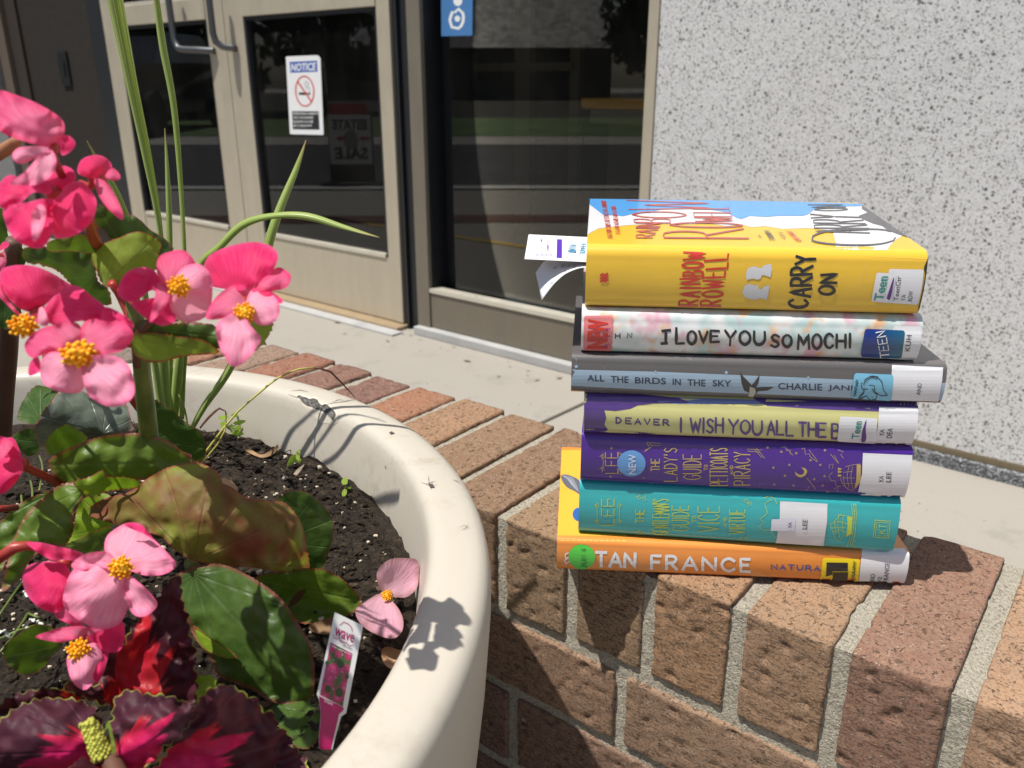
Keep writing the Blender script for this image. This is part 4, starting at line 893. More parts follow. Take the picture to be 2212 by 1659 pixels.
def d(mb):
    for a in (((1575, 500), (1590, 540), (1640, 570), (1655, 530)), ((1590, 490), (1592, 520), (1600, 545)), ((1620, 440), (1610, 490), (1620, 550)), ((1640, 440), (1630, 490), (1640, 560)), ((1590, 470), (1640, 465)), ((1585, 500), (1650, 500)), ((1592, 530), (1650, 528)), ((1600, 440), (1650, 428), (1680, 425))): line(mb, H, c2(*a), .9, 2, smooth=True)
    for y in (445, 460, 480): patch(mb, H, c2((1560, y), (1580, y + 4), (1578, y + 12), (1560, y + 14)), 2, 6)
    patch(mb, H, c2((1662, 425), (1684, 430), (1684, 520), (1652, 560), (1660, 500)), 2, 6)
part(b, 'ship_drawing', M_gold, d)
s_ = part(b, 'round_sticker', ink('blue sticker', (.13, .34, .70)), lambda mb: patch(mb, H, c2(*disc((446, 421), 76, 70, 40)), 4, 9), 'light blue round sticker')
part(s_, 'sticker_text', ink('pale print', (.66, .74, .84)), lambda mb: typed(mb, H, 'NEW', c2((470, 478), (470, 372), (430, 372), (430, 478)), 6, bold=.01))
s_ = part(b, 'spine_label', M_lab, lambda mb: patch(mb, H, c2((1695, 366), (1962, 378), (1956, 480), (1932, 612), (1664, 598), (1690, 480)), 3, 9))
part(s_, 'label_text', M_black, lambda mb: (typed(mb, H, 'YA', c2((1806, 525), (1808, 488), (1782, 486), (1780, 524)), 5), typed(mb, H, 'LEE', c2((1844, 524), (1848, 468), (1822, 466), (1818, 522)), 5)))
# --- pale yellow with purple
M_de = m_film('pale yellow jacket', (.66, .63, .26)); M_vio = ink('violet print', (.085, .035, .22), .8)
b, H = book('pale yellow book with brushed purple lettering, in the middle of the stack', (.0476, .5139), (.2592, .4933), .5766, .6064, .148, M_de, plain('violet board', (.08, .04, .2)), rc=.007, bulge=.0014)
def d(mb):
    patch(mb, H, c2((190, 40), (500, 50), (700, 70), (760, 95), (560, 100), (480, 110), (440, 128), (360, 140), (300, 135), (310, 175), (300, 215), (320, 240), (440, 250), (585, 262), (200, 268), (190, 262)), 1, 7)
    patch(mb, H, c2((1100, 70), (2000, 95), (2000, 180), (1790, 142), (1500, 132), (1180, 112), (1140, 95)), 1, 8)
part(b, 'purple_brushwork', M_vio, d)
part(b, 'blue_wash', ink('slate blue print', (.16, .20, .42), .8), lambda mb: patch(mb, H, c2((300, 62), (480, 60), (1120, 80), (1160, 104), (700, 102), (480, 90), (320, 92)), .6, 8))
part(b, 'author_name', M_vio, lambda mb: hand(mb, H, 'DEAVER', c2((364, 205), (648, 218), (648, 188), (364, 175)), 3.4, 2, gap=.62))
def d(mb):
    for s, q in (('I', ((706, 252), (720, 252), (720, 178), (706, 178))), ('WISH', ((765, 255), (940, 258), (940, 184), (765, 174))), ('YOU', ((972, 262), (1150, 264), (1150, 192), (972, 184))), ('ALL', ((1180, 268), (1322, 270), (1322, 196), (1180, 190))), ('THE', ((1350, 275), (1495, 277), (1495, 205), (1350, 200))), ('BEST', ((1528, 284), (1755, 290), (1755, 215), (1528, 205)))):
        hand(mb, H, s, c2(*q), 5.6, 2, gap=.26, jit=.05, seed=len(s), taper=.3)
part(b, 'title', M_vio, d)
s_ = part(b, 'spine_label', M_lab, lambda mb: patch(mb, H, c2((1782, 118), (1990, 125), (2003, 160), (2001, 230), (1966, 330), (1752, 322), (1778, 220)), 3, 7))
part(s_, 'label_text', M_black, lambda mb: (typed(mb, H, 'YA', c2((1808, 274), (1812, 238), (1788, 236), (1784, 272)), 5), typed(mb, H, 'DEA', c2((1850, 285), (1856, 232), (1828, 230), (1822, 284)), 5)))
M_tgr = ink('teal green print', (.02, .27, .22))
def teen(b, H, quad, tq, sw, cr):
    s_ = part(b, 'genre_sticker', M_lab, lambda mb: patch(mb, H, cr(*quad), 4.5, 8, rnd=5), 'white sticker with green lettering and a purple brush stroke')
    part(s_, 'sticker_text', M_tgr, lambda mb: typed(mb, H, 'Teen', cr(*tq), 6.5, bold=.02))
    part(s_, 'brush_stroke', ink('purple stroke', (.10, .02, .22)), lambda mb: patch(mb, H, cr(*sw), 6.5, 5, smooth=True))
teen(b, H, ((1570, 168), (1772, 178), (1765, 312), (1556, 300)), ((1674, 288), (1690, 194), (1648, 192), (1632, 286)), ((1712, 185), (1708, 230), (1712, 285), (1700, 302), (1686, 296), (1692, 240)), c2)
# --- grey
M_gr = m_film('charcoal jacket', (.115, .107, .106)); M_lb = ink('pale blue band', (.34, .47, .60), .8); M_navy = ink('dark navy print', (.02, .035, .08))
b, H = book('charcoal grey book with a pale blue spine band and a swallow', (.0387, .5131), (.2719, .492), .6066, .6334, .158, M_gr, plain('charcoal board', (.05, .05, .05)), rc=.005, bulge=.0012)
part(b, 'blue_band', M_lb, lambda mb: patch(mb, H, c1((120, 978), (600, 990), (1200, 1015), (1860, 1040), (2154, 1050), (2138, 1146), (1860, 1140), (1200, 1112), (600, 1090), (118, 1065)), 1, 9))
part(b, 'title', M_navy, lambda mb: [typed(mb, H, s, c1((x0, y0 + 34), (x1, y0 + 35 + dy), (x1, y0 + dy), (x0, y0)), 2.5, bold=.015) for s, x0, x1, y0, dy in (('ALL', 207, 300, 1006, 2), ('THE', 335, 430, 1012, 3), ('BIRDS', 465, 632, 1018, 5), ('IN', 668, 712, 1026, 2), ('THE', 748, 845, 1030, 3), ('SKY', 884, 985, 1034, 2))])
part(b, 'author_name', M_navy, lambda mb: [typed(mb, H, s, c1((x0, y0 + 34), (x1, y0 + 36 + dy), (x1, y0 + dy), (x0, y0)), 2.5, bold=.012) for s, x0, x1, y0, dy in (('CHARLIE', 1238, 1475, 1050, 5), ('JANE', 1508, 1660, 1060, 4))])
def d(mb):
    patch(mb, H, c1((1032, 992), (1050, 1015), (1075, 1040), (1095, 1062), (1110, 1045), (1138, 1005), (1130, 1050), (1118, 1075), (1160, 1072), (1215, 1072), (1180, 1090), (1130, 1094), (1110, 1120), (1085, 1105), (1055, 1090), (1040, 1050)), 2.5, 5)
part(b, 'swallow', ink('bird brown', (.035, .03, .028)), d)
part(b, 'swallow_breast', ink('bird cream', (.50, .48, .40)), lambda mb: patch(mb, H, c1((1085, 1068), (1112, 1078), (1118, 1100), (1100, 1125), (1075, 1118), (1082, 1095)), 3.5, 5))
def star(c, r, n=5): return [(c[0] + (r if i % 2 == 0 else r * .42) * math.sin(i * math.pi / n), c[1] - (r if i % 2 == 0 else r * .42) * math.cos(i * math.pi / n)) for i in range(2 * n)]
part(b, 'stars', M_lb, lambda mb: [patch(mb, H, c1(*star(c, r)), 2, 5) for c, r in (((148, 962), 13), ((576, 988), 9), ((958, 994), 13), ((1400, 1020), 10))])
part(b, 'film_scratch', plain('film scratch', (.45, .45, .45), .4), lambda mb: [line(mb, H, c1(*a), .8, 2.5, taper=.7) for a in (((860, 905), (872, 925)), ((745, 912), (770, 930)), ((1555, 925), (1590, 948)), ((1370, 935), (1385, 942)), ((130, 905), (150, 925), (145, 945)), ((295, 962), (305, 980)), ((1790, 945), (1830, 952)))])
s_ = part(b, 'genre_sticker', ink('sky blue sticker', (.20, .52, .72)), lambda mb: patch(mb, H, c1((1648, 996), (1860, 1005), (1850, 1144), (1632, 1130)), 4, 8, rnd=7), 'sky blue sticker with a unicorn head')
def d(mb):
    q = [((760, 160), (800, 205), (790, 240), (745, 248), (712, 215)), ((712, 215), (640, 242), (695, 180)), ((695, 180), (668, 140), (672, 110), (690, 125)), ((690, 125), (700, 85), (740, 62), (800, 62)), ((735, 130), (775, 135), (780, 165), (765, 180), (790, 200)), ((790, 190), (830, 215), (880, 210)), ((800, 65), (835, 100), (850, 170), (880, 210)), ((662, 220), (690, 195)), ((652, 228), (672, 235)), ((690, 165), (720, 160)), ((755, 222), (760, 226))]
    for a in q: line(mb, H, bk2(*a), 1.6, 6, smooth=True)
    for i in range(9): line(mb, H, bk2(*disc((705 + i * 11, 92 - 28 * math.sin(i / 8 * 2.4)), 7, 8, 10)), 1.1, 6, closed=True)
    typed(mb, H, 'FANTASY', bk2((628, 220), (650, 85), (628, 83), (604, 218)), 6, bold=.03)
part(s_, 'unicorn_drawing', M_black, d)
s_ = part(b, 'spine_label', M_lab, lambda mb: patch(mb, H, c1((1852, 955), (2128, 968), (2122, 1040), (2102, 1148), (1826, 1140), (1848, 1040)), 3, 8))
part(s_, 'label_text', M_black, lambda mb: typed(mb, H, 'AND', bk2((1148, 212), (1160, 118), (1128, 116), (1116, 210)), 5))
# --- pastel
M_mo, t, p = mat('blurred blossom jacket'); g = geo(t)
n1, n2, n3, n4 = nz(t, g, 48, 2), nz(t, geo(t, (1, 1, 1), (1, 0, 0)), 62, 2), nz(t, geo(t, (1, 1, 1), (0, 1, 2)), 75, 2), nz(t, geo(t, (1, 1, 1), (2, 1, 0)), 40, 2)
c = mix(t, ramp(t, n1, [(.42, .0), (.60, .8)]), (.76, .75, .73), (.40, .58, .57)); c = mix(t, ramp(t, n2, [(.52, .0), (.66, .8)]), c, (.70, .30, .42)); c = mix(t, ramp(t, n3, [(.57, .0), (.68, .8)]), c, (.74, .40, .16)); c = mix(t, ramp(t, n4, [(.58, .0), (.75, .8)]), c, (.80, .80, .80))
lnk(t, c, p.inputs['Base Color']); p.inputs['Roughness'].default_value = .4; p.inputs['Coat Weight'].default_value = .8
b, H = book('white and pastel floral book with black brush lettering, second from the top', (.0445, .5146), (.2538, .4956), .6336, .6634, .142, M_mo, plain('pink board', (.62, .30, .32)), rc=.008, bulge=.0014)
def d(mb):
    for s, q in (('I', ((608, 838), (655, 838), (655, 765), (608, 765))), ('LOVE', ((688, 842), (918, 830), (918, 772), (688, 762))), ('YOU', ((952, 850), (1165, 846), (1165, 782), (952, 772))), ('SO', ((1198, 852), (1310, 852), (1310, 785), (1198, 782))), ('MOCHI', ((1345, 862), (1632, 858), (1632, 785), (1345, 780)))):
        hand(mb, H, s, c1(*q), 7.2, 2, gap=.34, jit=.08, seed=len(s) + 2, taper=.35)
    for a in (((612, 770), (655, 765)), ((608, 838), (638, 834))): line(mb, H, c1(*a), 6, 2)
part(b, 'title', M_black, d)
part(b, 'author_name', M_black, lambda mb: (hand(mb, H, 'H', c1((360, 808), (384, 808), (384, 784), (360, 784)), 2.4, 2), hand(mb, H, 'N', c1((424, 806), (448, 806), (448, 782), (424, 782)), 2.4, 2)))
s_ = part(b, 'genre_sticker', ink('pink sticker', (.72, .22, .22)), lambda mb: patch(mb, H, c1((190, 688), (346, 688), (342, 876), (186, 872)), 3, 8, rnd=6), 'pink new-book sticker')
part(s_, 'sticker_text', M_red, lambda mb: typed(mb, H, 'NEW', c1((318, 862), (320, 706), (212, 706), (206, 860)), 5, bold=.05))
part(s_, 'handwriting', ink('purple pen', (.20, .03, .22)), lambda mb: hand(mb, H, '5 19', c1((330, 856), (334, 752), (308, 752), (304, 856)), 1.4, 7))
s_ = part(b, 'spine_label', M_lab, lambda mb: patch(mb, H, c1((1862, 742), (2010, 745), (2012, 830), (1990, 928), (1825, 915), (1850, 800)), 3, 8, rnd=6))
part(s_, 'label_text', M_black, lambda mb: typed(mb, H, 'KUH', c1((1948, 878), (1958, 792), (1930, 790), (1920, 876)), 5))
m_tl, t, p = mat('blue to green sticker'); tx = geo(t, (8.5, 0, 0)); sx = N(t, 'ShaderNodeSeparateXYZ'); lnk(t, tx, sx.inputs[0])
lnk(t, ramp(t, mth(t, 'SUBTRACT', sx.outputs[0], 1.86), [(.05, (.005, .03, .22)), (.28, (.005, .16, .20))]), p.inputs['Base Color']); p.inputs['Roughness'].default_value = .35; p.inputs['Coat Weight'].default_value = .6
s_ = part(b, 'age_sticker', m_tl, lambda mb: patch(mb, H, c1((1705, 758), (1922, 768), (1904, 914), (1682, 906)), 4.5, 8, rnd=7), 'dark blue to green sticker')
part(s_, 'sticker_text', M_whi, lambda mb: hand(mb, H, 'TEEN', c1((1838, 905), (1812, 768), (1765, 778), (1790, 908)), 2.2, 7, jit=.06))
# --- yellow, top
M_ye = m_film('yellow jacket', (.80, .50, .035)); M_gr2 = ink('faded black print', (.045, .045, .05), .9); M_redc = ink('cover red print', (.55, .06, .04), .9)
b, H = book('thick yellow book on top of the stack with a blue and white cover', (.0464, .5161), (.2499, .4958), .6636, .7036, .153, M_ye, plain('black board', (.012, .012, .014)), rc=.0075, bulge=.0012, lift=.0085)
part(b, 'white_cloud', ink('white ink', (.80, .80, .82), .9), lambda mb: patch(mb, H, c1((172, 56), (1690, 90), (1760, 135), (1860, 195), (1930, 240), (1900, 262), (1870, 282), (1840, 312), (1836, 333), (1700, 334), (1545, 328), (1552, 300), (1535, 240), (1500, 225), (1400, 215), (1260, 220), (1170, 205), (1090, 210), (1040, 195), (960, 205), (870, 190), (760, 195), (560, 192), (420, 200), (270, 217), (200, 252), (180, 180)), 1, 8))
part(b, 'blue_sky', ink('sky blue ink', (.08, .36, .78), .9), lambda mb: patch(mb, H, c1((172, 50), (900, 64), (1700, 84), (1692, 97), (1560, 99), (1500, 108), (1430, 117), (1400, 142), (1370, 150), (1240, 150), (1170, 156), (1085, 150), (1040, 168), (1010, 160), (960, 130), (850, 113), (760, 108), (620, 112), (540, 132), (450, 140), (400, 152), (345, 145), (300, 150), (262, 120), (225, 92), (172, 78)), 2.2, 7))
part(b, 'dark_silhouette', ink('charcoal ink', (.075, .075, .085), .9), lambda mb: patch(mb, H, c1((1696, 88), (1770, 114), (1870, 180), (2000, 268), (1945, 268), (1885, 250), (1830, 228), (1800, 205), (1750, 192), (1690, 166), (1672, 150), (1722, 132), (1690, 112)), 2.2, 6))
def d(mb):
    [hand(mb, H, s_, c1(*q), w_, 4) for s_, q, w_ in (('RAIN', ((560, 270), (612, 192), (468, 190), (472, 270)), 2.0), ('B', ((655, 190), (660, 168), (455, 165), (462, 187)), 2.0), ('O', ((742, 163), (742, 132), (446, 130), (452, 160)), 2.2), ('W', ((868, 122), (862, 72), (420, 68), (430, 118)), 1.8), ('R', ((1078, 274), (1050, 222), (622, 236), (624, 270)), 2.8), ('O', ((1050, 216), (1040, 192), (652, 188), (650, 212)), 2.4), ('WELL', ((1000, 184), (966, 100), (772, 98), (790, 182)), 2.0))]
part(b, 'cover_author', M_redc, d)
def d(mb):
    hand(mb, H, 'NEW YORK TIMES BESTSELLING AUTHOR', c1((345, 275), (308, 72), (282, 70), (318, 275)), .9, 4); hand(mb, H, 'ELEANOR & PARK AND FANGIRL', c1((385, 248), (360, 98), (335, 98), (362, 248)), .9, 4)
part(b, 'cover_small_print', M_redc, d)
part(b, 'cover_quote', M_redc, lambda mb: hand(mb, H, 'GROSSMAN', c1((1368, 290), (1310, 236), (1280, 236), (1338, 290)), .9, 4))
def d(mb):
    line(mb, H, c1((1845, 235), (1780, 225), (1640, 225), (1500, 235), (1425, 262), (1420, 285), (1500, 302), (1640, 310), (1780, 305), (1860, 285), (1870, 270)), 3.4, 4, smooth=True, taper=.3)
    hand(mb, H, 'ARRY', c1((1740, 245), (1680, 150), (1420, 143), (1440, 245)), 2.2, 4, jit=.04); hand(mb, H, 'ON', c1((1620, 122), (1590, 92), (1400, 92), (1440, 125)), 1.6, 4)
    hand(mb, H, 'A', c1((1150, 268), (1140, 255), (1122, 255), (1132, 268)), .9, 4); hand(mb, H, 'TRIUMPH', c1((1225, 283), (1190, 232), (1160, 232), (1195, 283)), .9, 4); hand(mb, H, '-LEV', c1((1285, 280), (1262, 240), (1240, 240), (1260, 280)), .9, 4)
part(b, 'cover_title', M_gr2, d)
part(b, 'author_name', M_red, lambda mb: (hand(mb, H, 'RAINBOW', c1((806, 632), (842, 342), (726, 346), (702, 630)), 5.0, 2, jit=.05, gap=.50, taper=.2), hand(mb, H, 'ROWELL', c1((930, 634), (968, 352), (846, 362), (820, 632)), 5.0, 2, jit=.05, gap=.50, taper=.2)))
part(b, 'title', M_black, lambda mb: (hand(mb, H, 'CARRY', c1((1400, 645), (1435, 358), (1325, 368), (1292, 640)), 7.0, 2, jit=.06, gap=.36, taper=.2), hand(mb, H, 'ON', c1((1542, 575), (1556, 462), (1470, 468), (1452, 568)), 7.0, 2, jit=.04, gap=.36, taper=.2)))
part(b, 'publisher_mark', M_red, lambda mb: [line(mb, H, c1((278 + 2, 470 + k_ * 16), (292, 462 + k_ * 16), (302, 470 + k_ * 16), (316, 460 + k_ * 16)), 5.2, 2, smooth=True) for k_ in range(3)])
def d(mb):
    patch(mb, H, c1((1066, 450), (1078, 428), (1110, 420), (1145, 432), (1160, 415), (1200, 408), (1205, 440), (1196, 480), (1170, 470), (1150, 468), (1142, 488), (1125, 492), (1100, 486), (1068, 494), (1064, 475)), 2, 6)
    patch(mb, H, c1((1060, 520), (1090, 515), (1110, 524), (1128, 518), (1132, 540), (1150, 545), (1160, 528), (1190, 522), (1186, 560), (1176, 600), (1140, 590), (1120, 600), (1080, 596), (1056, 585), (1044, 556)), 2, 6)
part(b, 'two_silhouettes', ink('pale grey print', (.62, .62, .64)), d)
s_ = part(b, 'spine_label', M_lab, lambda mb: patch(mb, H, c1((1835, 434), (2024, 438), (2014, 530), (1992, 627), (1806, 615), (1828, 520)), 3, 8, rnd=6))
part(s_, 'label_text', M_black, lambda mb: [typed(mb, H, s, c1(*q), 5) for s, q in (('TeenCtr', ((1884, 606), (1902, 475), (1876, 473), (1860, 604))), ('YA', ((1922, 606), (1926, 573), (1904, 572), (1900, 604))), ('ROW', ((1960, 608), (1966, 554), (1942, 552), (1936, 606))))])
teen(b, H, ((1768, 453), (1876, 460), (1848, 618), (1738, 608)), ((1802, 604), (1832, 474), (1780, 472), (1752, 602)), ((1860, 478), (1856, 520), (1844, 585), (1832, 600), (1822, 592), (1838, 540)), c1)
part(b, 'black_headcap', M_black, lambda mb: patch(mb, H, c1((2050, 366), (2066, 372), (2068, 440), (2052, 560), (2015, 665), (1992, 688), (1996, 640), (2016, 560), (2030, 470), (2024, 430), (2038, 395)), 2, 5))
part(b, 'film_crease', plain('film crease', (.86, .62, .18), .3, coat=1), lambda mb: [line(mb, H, c1((1712, 366), (1700, 440), (1680, 560), (1655, 650)), .6, 1.5), line(mb, H, c1((1712, 366), (1850, 372), (2040, 380)), .5, 1.5)])
# --- papers tucked in the top book
hs_ = thing('hold_slip', onz(1200, 535, .69), 'flat white hold slip with a purple bar sticking out of the top book', 'paper slip')
slp = Vector((0, 0, .691)); Hs = surf_plane(slp, Vector((0, 0, 1)))
mb = MB(); patch(mb, Hs, sl((255, 105), (1430, 160), (1600, 168), (1610, 668), (1440, 660), (170, 600)), 0, 10); mb.build('paper', plain('white paper', (.80, .80, .82), .8, vary=.02), hs_, solid=.00025)
mb = MB(); patch(mb, Hs, sl((828, 205), (930, 208), (928, 588), (818, 585)), 2, 10); mb.build('purple_bar', ink('purple bar', (.10, .03, .42), 0), hs_)
mb = MB(); hand(mb, Hs, 'WINTON', sl((1215, 490), (1215, 305), (1100, 300), (1030, 490)), 1.0, 2); hand(mb, Hs, 'SUMMER', sl((1400, 510), (1410, 290), (1335, 290), (1275, 510)), 1.0, 2); line(mb, Hs, sl((1075, 240), (1130, 255), (1190, 222), (1240, 262), (1290, 235), (1350, 250)), .8, 2, smooth=True)
mb.build('blue_handwriting', ink('blue pen', (.05, .30, .50), 0), hs_)
mb = MB(); rnd = random.Random(5)
for x0, ya in ((490, 185), (620, 250)):
    y = 445
    while y > ya: w = rnd.uniform(20, 50); hand(mb, Hs, rnd.choice(['ON', 'HER', 'TI']), sl((x0 + 40, y), (x0 + 46, y - w), (x0 + 6, y - w), (x0, y)), .45, 2); y -= w + 10
for k_ in range(4):
    x = 380 + k_ * 92
    line(mb, Hs, sl((x, 490), (x + 50, 520), (x, 555)), .6, 2); line(mb, Hs, sl((x + 60, 490), (x + 60, 560), (x + 85, 560), (x + 85, 490)), .6, 2); line(mb, Hs, sl((x + 20, 510), (x + 70, 545)), .6, 2)
mb.build('stamp_print', ink('violet stamp', (.16, .09, .30), 0), hs_)
e1 = sl((1560, 775), (1430, 770), (1260, 790), (1000, 900), (800, 1070), (650, 1250), (520, 1430)); e2 = sl((1560, 610), (1430, 608), (1250, 606), (950, 604), (720, 612), (560, 660), (400, 880))
e1 = catmull(e1, False, 4); e2 = catmull(e2, False, 4); mb = MB(); nn_ = 26; pa_, pb_ = [], []
for i in range(nn_ + 1):
    s = i / nn_; a = e1[min(len(e1) - 1, int(s * (len(e1) - 1)))]; c_ = e2[min(len(e2) - 1, int(s * (len(e2) - 1)))]
    pa_.append(U(a[0], a[1], .5235 + .004 * s)); pb_.append(U(c_[0], c_[1], .585 - .02 * s))
vs = [pa_[i].lerp(pb_[i], j / 6) for i in range(nn_ + 1) for j in range(7)]
mb.add(vs, [(i * 7 + j, i * 7 + j + 1, (i + 1) * 7 + j + 1, (i + 1) * 7 + j) for i in range(nn_) for j in range(6)]); HR = surf_bvh(mb)
rc_ = thing('receipt', pa_[8], 'curled paper receipt drooping from the top book below the slip', 'receipt')
mb.build('paper', plain('receipt paper', (.76, .77, .82), .8, vary=.02), rc_, smooth=True, solid=.0003)
mb = MB(); rnd = random.Random(8)
for x, y, w in ((760, 720, 90), (910, 690, 80), (1040, 690, 60), (1150, 700, 50), (700, 1030, 50), (960, 800, 40)):
    for k_ in range(3): hand(mb, HR, rnd.choice(['TEN', 'HOLD', 'RIO']), sl((x + k_ * 22, y + 90), (x + w * .5 + k_ * 22, y + 40), (x + w * .4 + k_ * 22, y + 25), (x - 8 + k_ * 22, y + 75)), .4, 2)
mb.build('receipt_print', ink('faint print', (.30, .30, .34), 0), rc_)

# ================================================================== plant materials
def leafmat(name, top, top2, edge, vein, under=None, gloss=.32, trans=.25, red=None, eg=.86, patchy=None):
    m, t, p = mat(name); u = N(t, 'ShaderNodeUVMap'); u.uv_map = 'leaf'; e = N(t, 'ShaderNodeUVMap'); e.uv_map = 'edge'
    s = N(t, 'ShaderNodeSeparateXYZ'); lnk(t, u.outputs[0], s.inputs[0]); se = N(t, 'ShaderNodeSeparateXYZ'); lnk(t, e.outputs[0], se.inputs[0])
    g = geo(t); v = nz(t, g, 45, 4, .6); v2 = nz(t, g, 160, 3)
    c = mix(t, ramp(t, v, [(.32, .0), (.68, 1.0)]), top, top2)
    if patchy: c = mix(t, ramp(t, nz(t, g, 26, 3, .5, .4), [(.50, .0), (.60, .85)]), c, patchy[0]); c = mix(t, ramp(t, nz(t, geo(t, (1, 1, 1), (1, 2, 0)), 30, 3, .5), [(.50, .0), (.62, .8)]), c, patchy[1])
    ang = mth(t, 'ARCTAN2', s.outputs[1], mth(t, 'ADD', s.outputs[0], .04)); rad = mth(t, 'ADD', mth(t, 'ABSOLUTE', s.outputs[0]), mth(t, 'ABSOLUTE', s.outputs[1]))
    w = mth(t, 'ABSOLUTE', mth(t, 'SUBTRACT', mth(t, 'FRACT', mth(t, 'ADD', mth(t, 'MULTIPLY', ang, 2.1), .5)), .5))
    vm = mth(t, 'LESS_THAN', mth(t, 'MULTIPLY', w, mth(t, 'ADD', rad, .1)), .014)
    wv = N(t, 'ShaderNodeMapRange'); lnk(t, mth(t, 'MULTIPLY', w, mth(t, 'ADD', rad, .1)), wv.inputs[0]); wv.inputs[2].default_value = .05; wv.inputs[3].default_value = 1.0; wv.inputs[4].default_value = 0.0
    c = mix(t, mth(t, 'MULTIPLY', wv.outputs[0], .55), c, vein)
    em = ramp(t, mth(t, 'ADD', mth(t, 'SUBTRACT', se.outputs[0], mth(t, 'MULTIPLY', ramp(t, nz(t, g, 85, 2), [(.40, .0), (.62, 1.0)]), .055 if red else .02)), mth(t, 'MULTIPLY', mth(t, 'SUBTRACT', v2, .5), .10)), [(eg, .0), (min(eg + .1, .995), 1.0)])
    if red:                                               # flame shaped red centre of a coleus leaf
        f = mth(t, 'ABSOLUTE', s.outputs[1]); a2 = mth(t, 'ARCTAN2', s.outputs[1], mth(t, 'ADD', s.outputs[0], .10)); cv = N(t, 'ShaderNodeCombineXYZ'); lnk(t, mth(t, 'MULTIPLY', a2, 6.0), cv.inputs[0]); lnk(t, mth(t, 'MULTIPLY', v, .8), cv.inputs[1])
        rays = nz(t, cv.outputs[0], 1.0, 2, .5); dist = mth(t, 'SQRT', mth(t, 'ADD', mth(t, 'MULTIPLY', s.outputs[0], s.outputs[0]), mth(t, 'MULTIPLY', f, f)))
        reach = mth(t, 'ADD', mth(t, 'SUBTRACT', .66, mth(t, 'MULTIPLY', mth(t, 'ABSOLUTE', a2), .62)), mth(t, 'MULTIPLY', mth(t, 'SUBTRACT', rays, .5), 1.15))
        rm = ramp(t, mth(t, 'ADD', mth(t, 'SUBTRACT', reach, dist), mth(t, 'MULTIPLY', mth(t, 'SUBTRACT', nz(t, g, 200, 3), .5), .08)), [(.0, .0), (.07, 1.0)])
        c = mix(t, rm, c, mix(t, ramp(t, f, [(.02, .0), (.24, 1.0)]), red[0], red[1]))
        c = mix(t, ramp(t, nz(t, g, 90, 2), [(.55, .0), (.8, .35)]), c, (.13, .03, .05))
    c = mix(t, mth(t, 'MULTIPLY', em, .9), c, edge)
    if under:
        bf = N(t, 'ShaderNodeNewGeometry'); c = mix(t, bf.outputs['Backfacing'], c, under)
    lnk(t, c, p.inputs['Base Color']); p.inputs['Roughness'].default_value = gloss; p.inputs['Specular IOR Level'].default_value = .35
    q_ = vor(t, g, 170 if red else 230, 'SMOOTH_F1').outputs['Distance']; bn_ = bump(t, p, mth(t, 'ADD', mth(t, 'SUBTRACT', mth(t, 'MULTIPLY', v2, .6), mth(t, 'MULTIPLY', q_, 1.4 if red else .5)), mth(t, 'MULTIPLY', wv.outputs[0], -.25)), .6, .0016)
    tr = N(t, 'ShaderNodeBsdfTranslucent'); lnk(t, mix(t, .5, c, mix(t, 1.0, c, (1.8, 2.1, .6), 'MULTIPLY')), tr.inputs[0])
    ms = N(t, 'ShaderNodeMixShader'); ms.inputs[0].default_value = trans; lnk(t, p.outputs[0], ms.inputs[1]); lnk(t, tr.outputs[0], ms.inputs[2]); lnk(t, ms.outputs[0], t.nodes['Material Output'].inputs[0])
    return m
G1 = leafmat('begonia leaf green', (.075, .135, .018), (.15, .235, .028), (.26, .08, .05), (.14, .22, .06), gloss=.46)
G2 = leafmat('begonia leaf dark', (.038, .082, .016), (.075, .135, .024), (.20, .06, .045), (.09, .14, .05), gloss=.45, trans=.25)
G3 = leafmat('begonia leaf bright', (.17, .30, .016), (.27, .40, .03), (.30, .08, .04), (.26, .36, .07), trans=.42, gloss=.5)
G4 = leafmat('begonia leaf bronze', (.21, .085, .035), (.20, .19, .04), (.30, .085, .05), (.27, .10, .075), gloss=.6, trans=.35, patchy=((.26, .30, .05), (.26, .055, .04)))
G5 = leafmat('begonia leaf silvery', (.06, .085, .05), (.16, .18, .155), (.30, .10, .09), (.16, .18, .12), gloss=.3, trans=.08)
G6 = leafmat('begonia leaf underside', (.16, .24, .035), (.26, .33, .06), (.30, .06, .04), (.16, .23, .05), trans=.45, gloss=.55)
CO = leafmat('coleus leaf', (.055, .010, .022), (.085, .021, .036), (.42, .46, .09), (.10, .03, .05), gloss=.6, trans=.2, red=((.66, .012, .13), (.46, .014, .02)), eg=.93)
CO2 = leafmat('coleus leaf dark', (.045, .008, .016), (.075, .016, .022), (.36, .38, .08), (.09, .03, .04), gloss=.5, trans=.25, red=((.50, .012, .03), (.40, .02, .012)), eg=.94)
LIME = leafmat('young lime leaf', (.24, .36, .04), (.34, .45, .07), (.20, .30, .05), (.4, .5, .12), trans=.4, gloss=.5)
